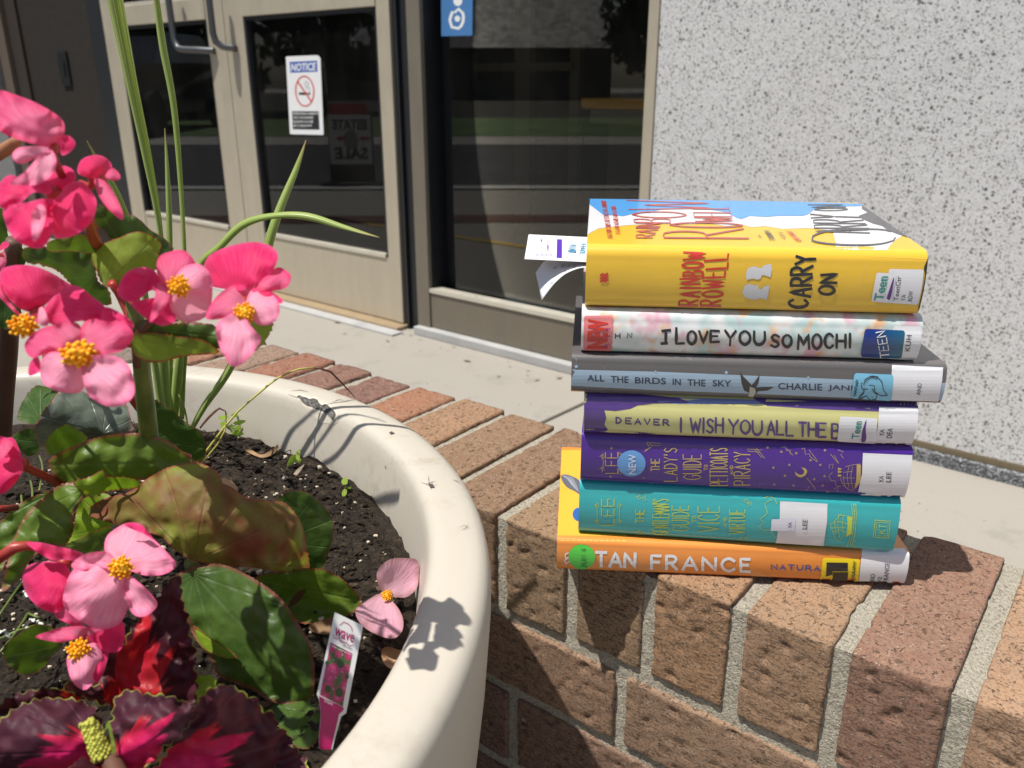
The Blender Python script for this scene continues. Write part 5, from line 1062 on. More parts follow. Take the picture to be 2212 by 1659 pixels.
def petalmat(name, inner, outer, rimc, trans=.5, rough=.55):
    m, t, p = mat(name); u = N(t, 'ShaderNodeUVMap'); u.uv_map = 'leaf'; e = N(t, 'ShaderNodeUVMap'); e.uv_map = 'edge'
    s = N(t, 'ShaderNodeSeparateXYZ'); lnk(t, u.outputs[0], s.inputs[0]); se = N(t, 'ShaderNodeSeparateXYZ'); lnk(t, e.outputs[0], se.inputs[0])
    v = nz(t, geo(t), 70, 3)
    ang = mth(t, 'ARCTAN2', s.outputs[1], mth(t, 'ADD', s.outputs[0], .12)); cv = N(t, 'ShaderNodeCombineXYZ'); lnk(t, mth(t, 'MULTIPLY', ang, 9), cv.inputs[0]); lnk(t, mth(t, 'MULTIPLY', s.outputs[0], 1.2), cv.inputs[1])
    stq = nz(t, cv.outputs[0], 2.2, 3, .6)
    c = mix(t, ramp(t, mth(t, 'ADD', s.outputs[0], mth(t, 'MULTIPLY', mth(t, 'SUBTRACT', v, .5), .5)), [(.05, .0), (.9, 1.0)]), inner, outer)
    c = mix(t, ramp(t, stq, [(.36, .0), (.70, .50)]), c, rimc); c = mix(t, mth(t, 'MULTIPLY', ramp(t, se.outputs[0], [(.93, .0), (.99, 1.0)]), ramp(t, nz(t, geo(t), 120, 3), [(.52, .0), (.64, .7)])), c, (.62, .36, .20))
    c = mix(t, ramp(t, se.outputs[0], [(.55, .0), (1.0, .7)]), c, rimc)
    lnk(t, c, p.inputs['Base Color']); p.inputs['Roughness'].default_value = rough; p.inputs['Sheen Weight'].default_value = .1; p.inputs['Specular IOR Level'].default_value = .3
    bump(t, p, stq, .45, .0014)
    tr = N(t, 'ShaderNodeBsdfTranslucent'); lnk(t, c, tr.inputs[0]); ms = N(t, 'ShaderNodeMixShader'); ms.inputs[0].default_value = trans
    lnk(t, p.outputs[0], ms.inputs[1]); lnk(t, tr.outputs[0], ms.inputs[2]); lnk(t, ms.outputs[0], t.nodes['Material Output'].inputs[0]); return m
PK = petalmat('pale pink petal', (.90, .46, .58), (.90, .35, .50), (.90, .12, .32), trans=.35)
PM = petalmat('mid pink petal', (.88, .27, .42), (.90, .15, .34), (.90, .04, .20))
PH = petalmat('hot pink petal', (.86, .03, .15), (.92, .018, .17), (.90, .09, .30))
PW = petalmat('faded petal', (.72, .42, .52), (.66, .33, .44), (.42, .20, .20), trans=.2)
M_sta, t, p = mat('yellow stamens'); v = nz(t, geo(t), 260, 2); lnk(t, ramp(t, v, [(.3, (.92, .36, .003)), (.65, (.95, .54, .012))]), p.inputs['Base Color']); p.inputs['Roughness'].default_value = .5
M_stm, t, p = mat('green stem'); v = nz(t, geo(t, (1, 1, .3)), 60, 4); lnk(t, ramp(t, v, [(.3, (.06, .10, .02)), (.7, (.16, .20, .045))]), p.inputs['Base Color']); p.inputs['Roughness'].default_value = .4
M_str = plain('red stem', (.36, .04, .03), .4, vary=.3); M_brs = plain('brown woody stem', (.11, .05, .03), .6, vary=.4)

def smooth_outline(pts, step=5, tooth=0.0, tw=11, seed=0):
    q = catmull(pts, True, step)
    if tooth:
        n = len(q); cx = sum(p[0] for p in q) / n; cy = sum(p[1] for p in q) / n; out = []; L_ = 0; rnd = random.Random(seed)
        for i, p in enumerate(q):
            a, b = q[i - 1], q[(i + 1) % n]; tx, ty = b[0] - a[0], b[1] - a[1]; l = math.hypot(tx, ty) or 1; nx, ny = ty / l, -tx / l
            if nx * (p[0] - cx) + ny * (p[1] - cy) < 0: nx, ny = -nx, -ny
            L_ += math.dist(p, a) if i else 0; ph = (L_ / tw) % 1
            h = tooth * (abs(math.sin(ph * math.pi)) if tooth > 5 else abs(ph - .5) * 2) * rnd.uniform(.6, 1.2); out.append((p[0] + nx * h, p[1] + ny * h))
        q = out
    return q
def lamina(parent, name, m, pts, base, tip, Y0, Y1, cup=0.0, arch=0.0, roll=0.0, wave=0.0, tooth=0.0, tw=11, thick=.0005, step=7, dz=0.0, seed=1, label=None, tilt=0.0):
    """a leaf or petal: outline, where it grows from, its tip, and how far away each end is"""
    poly = smooth_outline(pts, min(step * .7, 5), tooth, tw, seed)
    P, Fc = fill2(poly, step)
    ax, ay = tip[0] - base[0], tip[1] - base[1]; L2 = ax * ax + ay * ay; l = math.sqrt(L2)
    mb = MB(); uvl, uve = [], []; rnd = random.Random(seed); po = Vector((rnd.uniform(-50, 50), rnd.uniform(-50, 50), 0))
    for x, y in P:
        tt = ((x - base[0]) * ax + (y - base[1]) * ay) / L2; cc = (-(x - base[0]) * ay + (y - base[1]) * ax) / L2 * 1.0
        d = min(math.dist((x, y), q) for q in poly); e = 1 - min(1, d / (l * .22))
        Y = Y0 + (Y1 - Y0) * tt + cup * cc * cc * 4 + arch * 4 * tt * (1 - tt) + roll * cc + dz - (y - base[1]) / F * Y0 * tilt + wave * noise.noise(Vector((x * .03, y * .03, 0)) + po) * (.25 + e)
        q = U(x, y, Y)
        if name != 'fallen' and (q.x - PC[0]) ** 2 + (q.y - PC[1]) ** 2 < .30 ** 2:
            zz = soil_z(q.x, q.y) + .003
            if q.z < zz: q = onz(x, y, zz)
        mb.v.append(q); uvl.append((tt, cc)); uve.append((e, 0))
    for f in Fc:
        a, b, c_ = P[f[0]], P[f[1]], P[f[2]]; ar = (b[0] - a[0]) * (c_[1] - a[1]) - (b[1] - a[1]) * (c_[0] - a[0]); mb.f.append(tuple(f) if ar < 0 else tuple(reversed(f)))
    mb.m = [0] * len(mb.f); mb.uv = {'leaf': uvl, 'edge': uve}
    o = mb.build('petal' if name == 'fallen' else name, m, parent, smooth=True)
    if label: o['label'] = label
    return o
def stem(parent, name, m, pts, rads, n=10):
    """pts: photo x, photo y, distance ahead"""
    q = catmull([tuple(U(*p)) + (r,) for p, r in zip(pts, rads if isinstance(rads, (list, tuple)) else [rads] * len(pts))], False, .006)
    mb = MB(); mb.tube([x[:3] for x in q], [x[3] for x in q], n); return mb.build(name, m, parent, smooth=True)
def stamens(parent, c, r, Y, n=26, seed=1, squash=1.0):
    rnd = random.Random(seed); mb = MB(); ctr = U(c[0], c[1], Y); view = (CAM - ctr).normalized(); sc_ = ctr.length and (ctr - CAM).length / F
    right = view.cross(Vector((0, 0, 1))).normalized(); up_ = right.cross(view) * -1; up_ = right.cross(view)
    R_ = r * sc_
    mb.blob(ctr + view * R_ * .32, R_ * .66, 2, .12); n = 30
    for i in range(n):
        a = i * 2.399; rr = math.sqrt((i + .4) / n); off = right * math.cos(a) * rr * R_ + up_ * math.sin(a) * rr * R_ * squash
        h = R_ * (.95 - .55 * rr * rr) * rnd.uniform(.8, 1.2); q0 = ctr - view * R_ * .2; q1 = ctr + off * .85 + view * h
        mb.tube([q0, q0.lerp(q1, .6), q1 + off * .15], [R_ * .08, R_ * .11, R_ * .14], 6); mb.tube([q1, q1 + off * .12 + view * R_ * .10, q1 + off * .16 + view * R_ * .26], [R_ * .10, R_ * .13, R_ * .06], 7)
    return mb.build('stamens', M_sta, parent, smooth=True)
def cen(pts): return (sum(p[0] for p in pts) / len(pts), sum(p[1] for p in pts) / len(pts))
def far(pts, b): return max(pts, key=lambda p: math.dist(p, b))
def flower(plant, ctr, Y, petals, st=None, stalk=None, label=None, seed=1):
    """petals: (material, outline, depth offset, cup, arch)"""
    mb = MB(); c0 = U(ctr[0], ctr[1], Y + .004)
    if stalk: q = catmull([tuple(c0)] + [tuple(U(*p)) for p in stalk], False, .004); mb.tube(q, [.0019] + [.0014] * (len(q) - 1), 8)
    mb.blob(c0, .0032, 2); f = mb.build('flower', M_str, plant, smooth=True)
    if label: f['label'] = label
    for i, pt in enumerate(petals):
        m, pts, dz = pt[:3]; cup = pt[3] if len(pt) > 3 else .012; arch = pt[4] if len(pt) > 4 else -.006
        fp_ = far(pts, ctr); lamina(f, 'petal', m, pts, ctr, fp_, Y, Y - .003, tilt=.8, cup=cup * .4, arch=arch * .7, wave=.0055, dz=dz, step=6, thick=.0006, seed=seed * 9 + i)
    if st: stamens(f, st[0], st[1], Y - .006 + (st[3] if len(st) > 3 else 0), seed=seed, squash=st[2] if len(st) > 2 else 1)
    return f

# ================================================================== tall begonia
bg = thing('begonia', onz(335, 1150, ZS), 'tall pink begonia with flowers at several heights, in front of the glass doors', 'flowering plant')
stem(bg, 'stem', M_stm, [(345, 1150, .43), (322, 940, .405), (309, 820, .375), (300, 720, .36), (285, 640, .352)], [.0052, .0048, .0042, .0036, .003])
stem(bg, 'stem', M_str, [(300, 720, .372), (262, 640, .382), (222, 560, .375), (200, 505, .35), (190, 470, .328), (160, 430, .31)], [.0026, .0024, .0024, .0026, .0022, .0018])
stem(bg, 'stem', M_brs, [(296, 790, .365), (298, 730, .358), (330, 690, .34)], [.002, .002, .0015])
def leaf(plant, m, pts, base, tip, Y0, Y1, **k):
    k.setdefault('tooth', 3.0); k.setdefault('wave', .0035); return lamina(plant, 'leaf', m, pts, base, tip, Y0, Y1, **k)
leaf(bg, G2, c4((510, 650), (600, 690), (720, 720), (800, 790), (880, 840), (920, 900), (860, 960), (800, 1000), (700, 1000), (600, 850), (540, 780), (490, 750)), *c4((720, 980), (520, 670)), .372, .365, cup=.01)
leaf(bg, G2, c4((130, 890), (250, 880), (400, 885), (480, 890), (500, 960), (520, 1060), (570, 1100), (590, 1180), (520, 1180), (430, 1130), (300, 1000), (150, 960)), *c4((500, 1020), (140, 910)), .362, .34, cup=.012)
leaf(bg, G1, c4((255, 860), (330, 830), (430, 815), (520, 860), (500, 910), (380, 900), (270, 900)), *c4((500, 890), (260, 870)), .358, .34)
leaf(bg, G6, c4((490, 910), (560, 860), (640, 830), (740, 800), (850, 850), (845, 920), (830, 1000), (740, 1005), (660, 1070), (560, 1085), (510, 990)), *c4((570, 1070), (800, 860)), .352, .345, cup=.01, label='bright green folded leaf with a red toothed edge')
leaf(bg, G2, c4((750, 1270), (850, 1290), (1000, 1290), (1090, 1290), (1150, 1310), (1160, 1420), (1000, 1380), (800, 1345), (730, 1340)), *c4((740, 1310), (1160, 1360)), .350, .345)
leaf(bg, G6, c4((700, 1340), (800, 1335), (950, 1358), (1080, 1378), (1165, 1440), (1080, 1450), (980, 1460), (850, 1492), (760, 1480), (700, 1420)), *c4((705, 1370), (1165, 1440)), .352, .342, roll=.02)
leaf(bg, G6, k4((780, 715), (940, 715), (935, 770), (905, 830), (850, 890), (815, 920), (790, 830)), *k4((790, 780), (940, 730)), .33, .33, tooth=5)
leaf(bg, G2, k2((200, 900), (280, 700), (400, 570), (480, 570), (680, 640), (640, 760), (450, 930), (400, 990), (260, 970)), *k2((450, 930), (300, 640)), .455, .475)
leaf(bg, G2, k2((130, 1150), (270, 1060), (390, 1050), (440, 1200), (430, 1300), (320, 1350), (240, 1280)), *k2((440, 1200), (150, 1160)), .44, .44)
leaf(bg, G5, k2((390, 1060), (450, 930), (500, 830), (580, 750), (660, 640), (800, 590), (960, 640), (1200, 760), (1400, 740), (1480, 1000), (1500, 1050), (1300, 1110), (1000, 1160), (800, 1220), (480, 1240), (420, 1180)), *k2((1120, 1100), (450, 900)), .425, .415, cup=.015, tooth=2.4, label='shiny silvery leaf with bright reflections')
leaf(bg, G1, k2((530, 1180), (580, 1110), (680, 1030), (760, 1000), (850, 1050), (930, 1100), (980, 1160), (800, 1260), (660, 1330), (550, 1330), (520, 1250)), *k2((770, 1240), (640, 1060)), .415, .405, cup=-.01)
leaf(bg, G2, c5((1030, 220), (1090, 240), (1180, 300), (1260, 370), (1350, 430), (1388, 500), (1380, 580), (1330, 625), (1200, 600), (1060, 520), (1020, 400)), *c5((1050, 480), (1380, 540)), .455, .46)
leaf(bg, G1, c5((330, 620), (420, 560), (560, 500), (700, 455), (850, 440), (960, 440), (1060, 470), (1150, 500), (1230, 560), (1300, 610), (1345, 645), (1200, 670), (1000, 740), (960, 748), (800, 755), (700, 730), (600, 740), (440, 775), (375, 730), (345, 680)), *c5((1300, 640), (340, 650)), .41, .392, cup=.02, arch=-.008, tooth=2.4, label='broad dark green leaf below the flowers')
for pr_, rd in (([(318, 905, .405), (285, 860, .40), (275, 820, .39)], .0022), ([(330, 960, .41), (410, 990, .42)], .0022), ([(262, 640, .35), (240, 610, .345)], .0018)): stem(bg, 'petiole', M_str, pr_, rd)
flower(bg, c4((262, 350))[0], .298, [(PH, c4((320, 350), (335, 290), (362, 285), (395, 310), (402, 340), (370, 375), (330, 392)), .006),
    (PM, c4((262, 350), (100, 308), (0, 262), (-60, 190), (-40, 60), (10, 45), (60, 60), (180, 105), (280, 160), (330, 200), (345, 240), (335, 310), (310, 342)), .0, .02, -.012),
    (PK, c4((262, 358), (200, 402), (120, 436), (80, 425), (65, 385), (100, 350), (170, 343), (230, 343)), -.004), (PK, c4((272, 362), (302, 430), (272, 500), (200, 545), (130, 552), (55, 540), (130, 480), (200, 405)), -.006)],
    stalk=[c4((300, 440))[0] + (.304,), c4((330, 500))[0] + (.31,)], label='uppermost pink flower seen from behind', seed=1)
fb = flower(bg, c4((290, 600))[0], .305, [(PH, c4((270, 590), (230, 560), (300, 455), (370, 455), (405, 500), (385, 540), (330, 580)), .006), (PH, c4((260, 600), (180, 590), (110, 645), (30, 672), (0, 662), (-20, 590), (0, 535), (60, 495), (150, 540), (230, 520), (290, 560)), .0),
    (PH, c4((300, 640), (285, 720), (272, 820), (230, 880), (180, 886), (100, 855), (50, 800), (22, 730), (18, 680), (60, 655), (150, 640), (240, 620)), -.003), (PH, c4((320, 600), (350, 555), (400, 530), (450, 540), (500, 600), (516, 660), (490, 740), (430, 800), (350, 832), (290, 822), (258, 740), (270, 650)), -.006, .02),
    (PK, c4((210, 650), (245, 680), (240, 740), (215, 820), (180, 850), (165, 770), (170, 700)), -.009)], label='large hot pink flower under the uppermost one', seed=2)
flower(bg, c4((515, 515))[0], .315, [(PM, c4((560, 500), (595, 458), (630, 480), (642, 512), (612, 527), (585, 520)), .004), (PH, c4((512, 515), (450, 505), (412, 480), (430, 420), (480, 393), (540, 393), (590, 430), (597, 480), (575, 525)), .0), (PM, c4((505, 515), (560, 530), (612, 600), (652, 690), (652, 735), (600, 700), (540, 630), (512, 570)), -.005)],
    stalk=[c4((480, 560))[0] + (.32,), c4((430, 540))[0] + (.325,)], label='half closed pink flower right of the top cluster', seed=3)
flower(bg, c4((205, 1230))[0], .30, [(PH, c4((205, 1232), (120, 1215), (60, 1170), (10, 1100), (0, 1010), (60, 980), (160, 978), (260, 1010), (360, 1070), (390, 1098), (290, 1150), (235, 1195)), .003, .02, -.01), (PH, c4((225, 1235), (290, 1140), (400, 1085), (500, 1150), (560, 1200), (590, 1290), (500, 1300), (440, 1275), (340, 1290), (270, 1290)), .0, .015),
    (PM, c4((205, 1235), (120, 1240), (20, 1130), (0, 1060), (-20, 1120), (60, 1210), (130, 1270), (200, 1290)), -.003), (PK, c4((212, 1195), (240, 1215), (260, 1290), (225, 1300), (200, 1270)), -.006)], st=(c4((125, 1300))[0], 27, .9), label='pink flower at the left whose stamens point left', seed=4)
flower(bg, c4((425, 1450))[0], .278, [(PH, c4((560, 1200), (640, 1230), (707, 1282), (700, 1320), (600, 1300), (540, 1260)), .008), (PH, c4((200, 1460), (215, 1535), (155, 1566), (158, 1500)), .006),
    (PM, c4((420, 1440), (330, 1430), (250, 1445), (170, 1470), (130, 1410), (165, 1350), (230, 1310), (330, 1285), (410, 1285), (440, 1340)), .001, .015), (PM, c4((445, 1445), (430, 1360), (440, 1290), (500, 1262), (580, 1280), (640, 1268), (700, 1320), (708, 1370), (650, 1432), (560, 1452), (500, 1450)), -.001, .015),
    (PK, [(176, 772), (186, 797), (182, 835), (165, 849), (125, 845), (105, 836), (92, 824), (86, 797), (97, 766), (134, 756), (160, 760)], -.003, .02), (PK, [(178, 776), (219, 766), (259, 773), (284, 801), (291, 842), (285, 860), (268, 874), (237, 878), (209, 868), (188, 847), (178, 810)], -.005, .02)],
    st=(c4((425, 1450))[0], 36, .75), stalk=[c4((600, 1350))[0] + (.31,), c4((690, 1400))[0] + (.35,)], label='large pale pink flower with orange stamens, lowest of the tall cluster', seed=5)
flower(bg, c4((915, 1120))[0], .302, [(PH, c4((870, 1150), (810, 1110), (740, 1160), (690, 1172), (640, 1150), (628, 1110), (660, 1030), (720, 993), (800, 993), (845, 1040)), .006), (PH, c4((880, 1150), (930, 1230), (932, 1276), (870, 1300), (800, 1275), (740, 1230), (700, 1180), (760, 1160), (820, 1150)), .005),
    (PM, c4((900, 1110), (850, 1050), (833, 990), (850, 930), (910, 903), (980, 898), (1030, 945), (1042, 1000), (980, 1040), (940, 1080)), .002, .016), (PM, c4((905, 1120), (880, 1200), (800, 1282), (812, 1200), (830, 1120), (838, 1040), (870, 1070)), -.002), (PK, c4((905, 1110), (960, 1000), (1050, 968), (1112, 1010), (1132, 1090), (1122, 1200), (1080, 1262), (980, 1282), (920, 1230), (898, 1160)), -.004, .02)],
    st=(c4((955, 1090))[0], 24, 1.05, -.004), stalk=[c4((760, 1200))[0] + (.325,), c4((640, 1110))[0] + (.345,)], label='pink flower in the middle facing right', seed=6)
flower(bg, c4((1300, 1180))[0], .300, [(PH, c4((1260, 1110), (1180, 1102), (1120, 1082), (1093, 1000), (1095, 955), (1140, 908), (1250, 868), (1350, 853), (1430, 868), (1478, 910), (1476, 960), (1440, 1022), (1360, 1085), (1300, 1110)), .006, .02, -.01), (PM, c4((1350, 1100), (1420, 1030), (1480, 988), (1530, 1008), (1552, 1040), (1530, 1092), (1470, 1112), (1400, 1115)), .004),
    (PH, c4((1340, 1110), (1400, 1095), (1440, 1110), (1508, 1165), (1490, 1182), (1430, 1170)), .002), (PM, c4((1300, 1190), (1200, 1255), (1100, 1262), (1120, 1190), (1180, 1120), (1280, 1068), (1342, 1062), (1352, 1100), (1330, 1150)), -.001, .016), (PK, c4((1310, 1190), (1340, 1110), (1430, 1118), (1482, 1170), (1487, 1240), (1440, 1292), (1370, 1290), (1330, 1240)), -.003, .018),
    (PK, c4((1290, 1220), (1330, 1290), (1372, 1340), (1392, 1372), (1350, 1442), (1290, 1502), (1230, 1512), (1180, 1430), (1153, 1350), (1158, 1285), (1210, 1245), (1260, 1220)), -.005, .02)], st=(c4((1305, 1230))[0], 24, .95, -.003), stalk=[c4((1180, 1220))[0] + (.32,), c4((1060, 1200))[0] + (.34,)], label='rightmost pink flower, hot pink above and pale below', seed=7)
# ================================================================== low begonia
lb = thing('begonia', onz(420, 1300, ZS), 'low begonia with a big bronze leaf and pink flowers, in front in the planter', 'flowering plant')
stem(lb, 'stem', M_stm, [(430, 1330, .40), (424, 1250, .385), (412, 1215, .375)], [.0045, .004, .0035])
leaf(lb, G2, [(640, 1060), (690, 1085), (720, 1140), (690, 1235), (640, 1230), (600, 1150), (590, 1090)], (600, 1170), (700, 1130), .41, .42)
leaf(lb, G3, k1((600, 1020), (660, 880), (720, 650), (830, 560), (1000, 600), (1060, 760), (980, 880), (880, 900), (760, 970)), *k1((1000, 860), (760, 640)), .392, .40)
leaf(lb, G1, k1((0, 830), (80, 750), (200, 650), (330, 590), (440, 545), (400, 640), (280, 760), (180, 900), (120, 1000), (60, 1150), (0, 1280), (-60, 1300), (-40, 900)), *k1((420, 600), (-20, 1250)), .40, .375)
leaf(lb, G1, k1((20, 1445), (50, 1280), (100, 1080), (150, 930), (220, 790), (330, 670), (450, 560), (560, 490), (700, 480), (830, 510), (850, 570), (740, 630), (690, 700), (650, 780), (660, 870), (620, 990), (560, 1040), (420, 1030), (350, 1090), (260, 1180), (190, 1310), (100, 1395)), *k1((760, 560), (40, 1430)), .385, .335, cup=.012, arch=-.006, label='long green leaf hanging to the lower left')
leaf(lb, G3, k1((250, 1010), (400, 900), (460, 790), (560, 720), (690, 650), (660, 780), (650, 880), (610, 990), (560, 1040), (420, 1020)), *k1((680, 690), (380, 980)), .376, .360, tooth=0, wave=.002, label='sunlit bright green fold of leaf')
leaf(lb, G3, c5((500, 770), (600, 735), (690, 690), (715, 730), (850, 735), (955, 765), (930, 800), (800, 815), (700, 830), (640, 870), (560, 830)), *c5((930, 790), (560, 800)), .385, .378)
leaf(lb, G1, k1((560, 1040), (700, 990), (880, 905), (1000, 880), (960, 1050), (930, 1095), (740, 1105), (640, 1060)), *k1((960, 1000), (590, 1040)), .365, .35)
leaf(lb, G4, c5((560, 970), (700, 880), (880, 830), (1000, 740), (1130, 670), (1250, 640), (1350, 640), (1440, 680), (1500, 740), (1560, 780), (1640, 860), (1780, 890), (1900, 900), (1960, 940), (2030, 1040), (2060, 1150), (2090, 1340), (2080, 1372), (1900, 1370), (1700, 1340), (1500, 1330), (1330, 1300), (1290, 1290), (1180, 1220), (1080, 1130), (900, 1080), (720, 1030), (600, 990)), *c5((1310, 1280), (1420, 690)), .366, .388, cup=.006, arch=-.012, tooth=1.5, wave=.008, label='largest leaf, bronze and red, folded over')
leaf(lb, plain('dry brown patch', (.40, .27, .14), .7, vary=.3), c5((1495, 745), (1575, 770), (1605, 840), (1560, 860), (1540, 920), (1525, 1000), (1560, 1015), (1500, 1050), (1450, 1090), (1420, 1150), (1400, 1170), (1425, 1080), (1500, 980), (1530, 880)), *c5((1420, 1160), (1560, 770)), .371, .381, tooth=2, wave=.002, label='dry torn patch on the bronze leaf')
leaf(lb, G1, c6((1150, 300), (1260, 270), (1430, 255), (1520, 290), (1590, 350), (1622, 402), (1590, 450), (1500, 490), (1400, 502), (1330, 490), (1280, 440), (1240, 370)), *c6((1190, 310), (1620, 400)), .40, .385, cup=-.012)
leaf(lb, plain('brown leaf spot', (.16, .08, .035), .7, vary=.3), c6((1295, 430), (1310, 395), (1345, 355), (1378, 350), (1360, 385), (1330, 415)), *c6((1300, 425), (1375, 352)), .3885, .386, tooth=0, wave=0)
leaf(lb, G2, c6((1150, 860), (1300, 862), (1400, 830), (1445, 900), (1435, 1000), (1390, 1062), (1320, 1045), (1250, 960)), *c6((1180, 870), (1400, 1040)), .345, .32)
leaf(lb, G2, c6((800, 290), (850, 258), (910, 238), (1000, 238), (1100, 278), (1200, 338), (1270, 400), (1340, 500), (1392, 600), (1414, 700), (1412, 790), (1400, 832), (1320, 862), (1220, 852), (1140, 802), (1060, 772), (980, 732), (950, 660), (880, 570), (850, 500), (815, 420)), *c6((895, 300), (1380, 820)), .362, .318, cup=.014, arch=-.010, tooth=2.2, label='large dark green leaf pointing to the lower right')
leaf(lb, G3, c6((870, 510), (940, 560), (1060, 640), (1055, 660), (980, 650), (900, 600)), *c6((870, 520), (1060, 650)), .345, .328, tooth=0, wave=0)
leaf(lb, G1, c6((15, 620), (60, 570), (160, 510), (230, 520), (250, 560), (280, 600), (230, 650), (180, 710), (110, 730), (40, 690)), *c6((270, 600), (40, 650)), .335, .315, label='small leaf at the lower left edge')
stem(lb, 'stem', M_str, [(-10, 1212, .31), (30, 1183, .312), (60, 1178, .314), (110, 1190, .318)], [.0022, .0026, .002, .0016])
flower(lb, c6((545, 255))[0], .296, [(PK, c6((545, 250), (500, 215), (470, 170), (480, 110), (530, 68), (590, 48), (650, 90), (700, 130), (760, 190), (792, 240), (740, 280), (660, 286), (600, 270)), .002, .018), (PH, c6((560, 60), (590, 47), (640, 60), (690, 122), (650, 100)), .001), (PK, c6((555, 270), (630, 320), (690, 380), (708, 422), (660, 467), (610, 467), (580, 430), (565, 360)), .0, .016),
    (PK, c6((535, 260), (450, 250), (360, 260), (320, 240), (370, 195), (440, 178), (500, 190)), -.001), (PK, c6((540, 255), (590, 320), (575, 430), (540, 500), (470, 527), (400, 512), (330, 470), (287, 420), (285, 370), (310, 290), (360, 230), (440, 215), (510, 225)), -.004, .022)], st=(c6((545, 250))[0], 24, 1.0), label='palest pink flower, nearest the bronze leaf', seed=8)
flower(lb, c6((290, 230))[0], .312, [(PH, c6((300, 240), (320, 300), (300, 400), (255, 452), (180, 432), (120, 370), (100, 290), (130, 240), (200, 222), (260, 225)), .0, .02), (PH, c6((300, 215), (240, 218), (190, 195), (120, 140), (190, 138), (260, 155), (330, 170), (375, 190), (340, 220)), -.003), (PM, c6((280, 250), (310, 330), (330, 450), (380, 520), (300, 500), (240, 440)), .003)], stalk=[(110, 1190, .318)], label='hot pink side flower behind the palest one', seed=9)
flower(lb, c6((380, 585))[0], .288, [(PH, c6((400, 560), (480, 520), (550, 492), (562, 560), (540, 622), (490, 632), (440, 610)), .003), (PM, c6((360, 570), (300, 580), (250, 585), (160, 562), (240, 530), (310, 515), (380, 515), (470, 530), (440, 580)), .001), (PH, c6((400, 600), (460, 610), (492, 620), (460, 740), (430, 772), (400, 720)), .001), (PK, c6((380, 600), (430, 590), (460, 640), (450, 720), (410, 782), (370, 800), (320, 752), (300, 660), (335, 620)), -.003, .02)], st=(c6((355, 620))[0], 22, 1.0, -.002), label='small pink flower, lowest, above the red leaves', seed=10)
# ================================================================== begonia at the left edge
eb = thing('begonia', onz(8, 1000, ZS), 'begonia at the left edge with a brown stem and a red flower bud', 'flowering plant')
stem(eb, 'stem', M_brs, [(0, 1010, .52), (8, 860, .51), (16, 760, .50), (22, 640, .47), (30, 520, .45)], [.0062, .0062, .006, .0055, .004])
leaf(eb, G2, c4((-60, 1100), (20, 1060), (80, 1120), (110, 1240), (60, 1310), (0, 1310), (-60, 1280)), *c4((20, 1280), (30, 1080)), .46, .46)
leaf(eb, G2, c4((-40, 1000), (20, 960), (60, 905), (110, 880), (140, 950), (80, 1000), (20, 1010)), *c4((30, 1000), (120, 890)), .46, .45)
leaf(eb, G2, c4((-40, 700), (10, 680), (30, 760), (40, 860), (-10, 880), (-60, 800)), *c4((20, 860), (0, 700)), .47, .46)
flower(eb, c4((-10, 940))[0], .42, [(PM, c4((-20, 960), (20, 900), (35, 960), (10, 1000)), .0), (PH, c4((-20, 900), (20, 850), (48, 860), (40, 880), (0, 900)), .003)], label='flower mostly out of the picture at the left', seed=11)
stem(eb, 'flower_stalk', M_str, [(134, 1050, .395), (100, 1030, .385), (60, 1012, .372), (40, 1000, .365)], [.0024, .0022, .002, .002])
stem(eb, 'flower_stalk', M_str, [(36, 1096, .38), (0, 1100, .37), (-20, 1104, .365)], [.0016, .0018, .0018])
flower(eb, c5((150, 640))[0], .362, [(PH, c5((150, 640), (100, 480), (40, 465), (-20, 460), (-60, 560), (-20, 700), (60, 720)), -.003, .03), (PH, c5((150, 630), (150, 700), (80, 800), (0, 850), (-60, 800), (-30, 640), (60, 600)), -.007, .03), (PM, c5((90, 500), (60, 560), (0, 620), (-40, 560), (20, 480)), -.011)], label='hot pink bud at the left edge on a red stalk', seed=12)
stem(eb, 'twig', plain('dry twig', (.33, .14, .06), .7), [(-12, 340, .33), (14, 322, .33), (35, 306, .325)], [.0022, .0026, .002])
# ================================================================== coleus
co = thing('coleus', onz(260, 1640, ZS), 'dark red coleus with yellow-green scalloped edges, at the bottom of the picture', 'foliage plant')
stem(co, 'stem', M_brs, [(265, 1700, .235), (235, 1630, .25), (228, 1600, .255)], [.004, .0035, .003])
sc_k = dict(tooth=9, tw=26, wave=.005)
leaf(co, CO2, c6((800, 285), (812, 400), (835, 480), (852, 560), (872, 620), (862, 690), (877, 760), (852, 860), (700, 900), (560, 870), (440, 850), (300, 790), (330, 760), (450, 760), (490, 640), (560, 600), (600, 520), (680, 440), (740, 360)), *c6((560, 900), (800, 285)), .295, .318, cup=-.02, **sc_k, label='upright dark red leaf behind the pink flower')
leaf(co, CO2, k3((-60, 420), (0, 395), (100, 330), (200, 300), (320, 270), (430, 270), (520, 280), (620, 330), (600, 420), (350, 420), (200, 460), (0, 560), (-60, 540)), *k3((680, 420), (-40, 460)), .285, .28, **sc_k)
leaf(co, LIME, k3((1490, 190), (1560, 160), (1640, 165), (1660, 240), (1560, 340), (1490, 365), (1470, 280)), *k3((1490, 330), (1600, 180)), .292, .30, wave=.008, label='small curled lime green leaf')
leaf(co, CO, k3((1200, 1000), (1250, 820), (1350, 690), (1400, 600), (1500, 430), (1570, 330), (1650, 260), (1750, 245), (1850, 280), (1910, 330), (1985, 355), (2010, 430), (2110, 470), (2125, 560), (2215, 610), (2260, 720), (2340, 800), (2360, 900), (2300, 1010), (1800, 1060)), *k3((1150, 940), (2280, 640)), .262, .285, cup=-.012, arch=-.008, **sc_k, label='broad coleus leaf at the lower right of the plant')
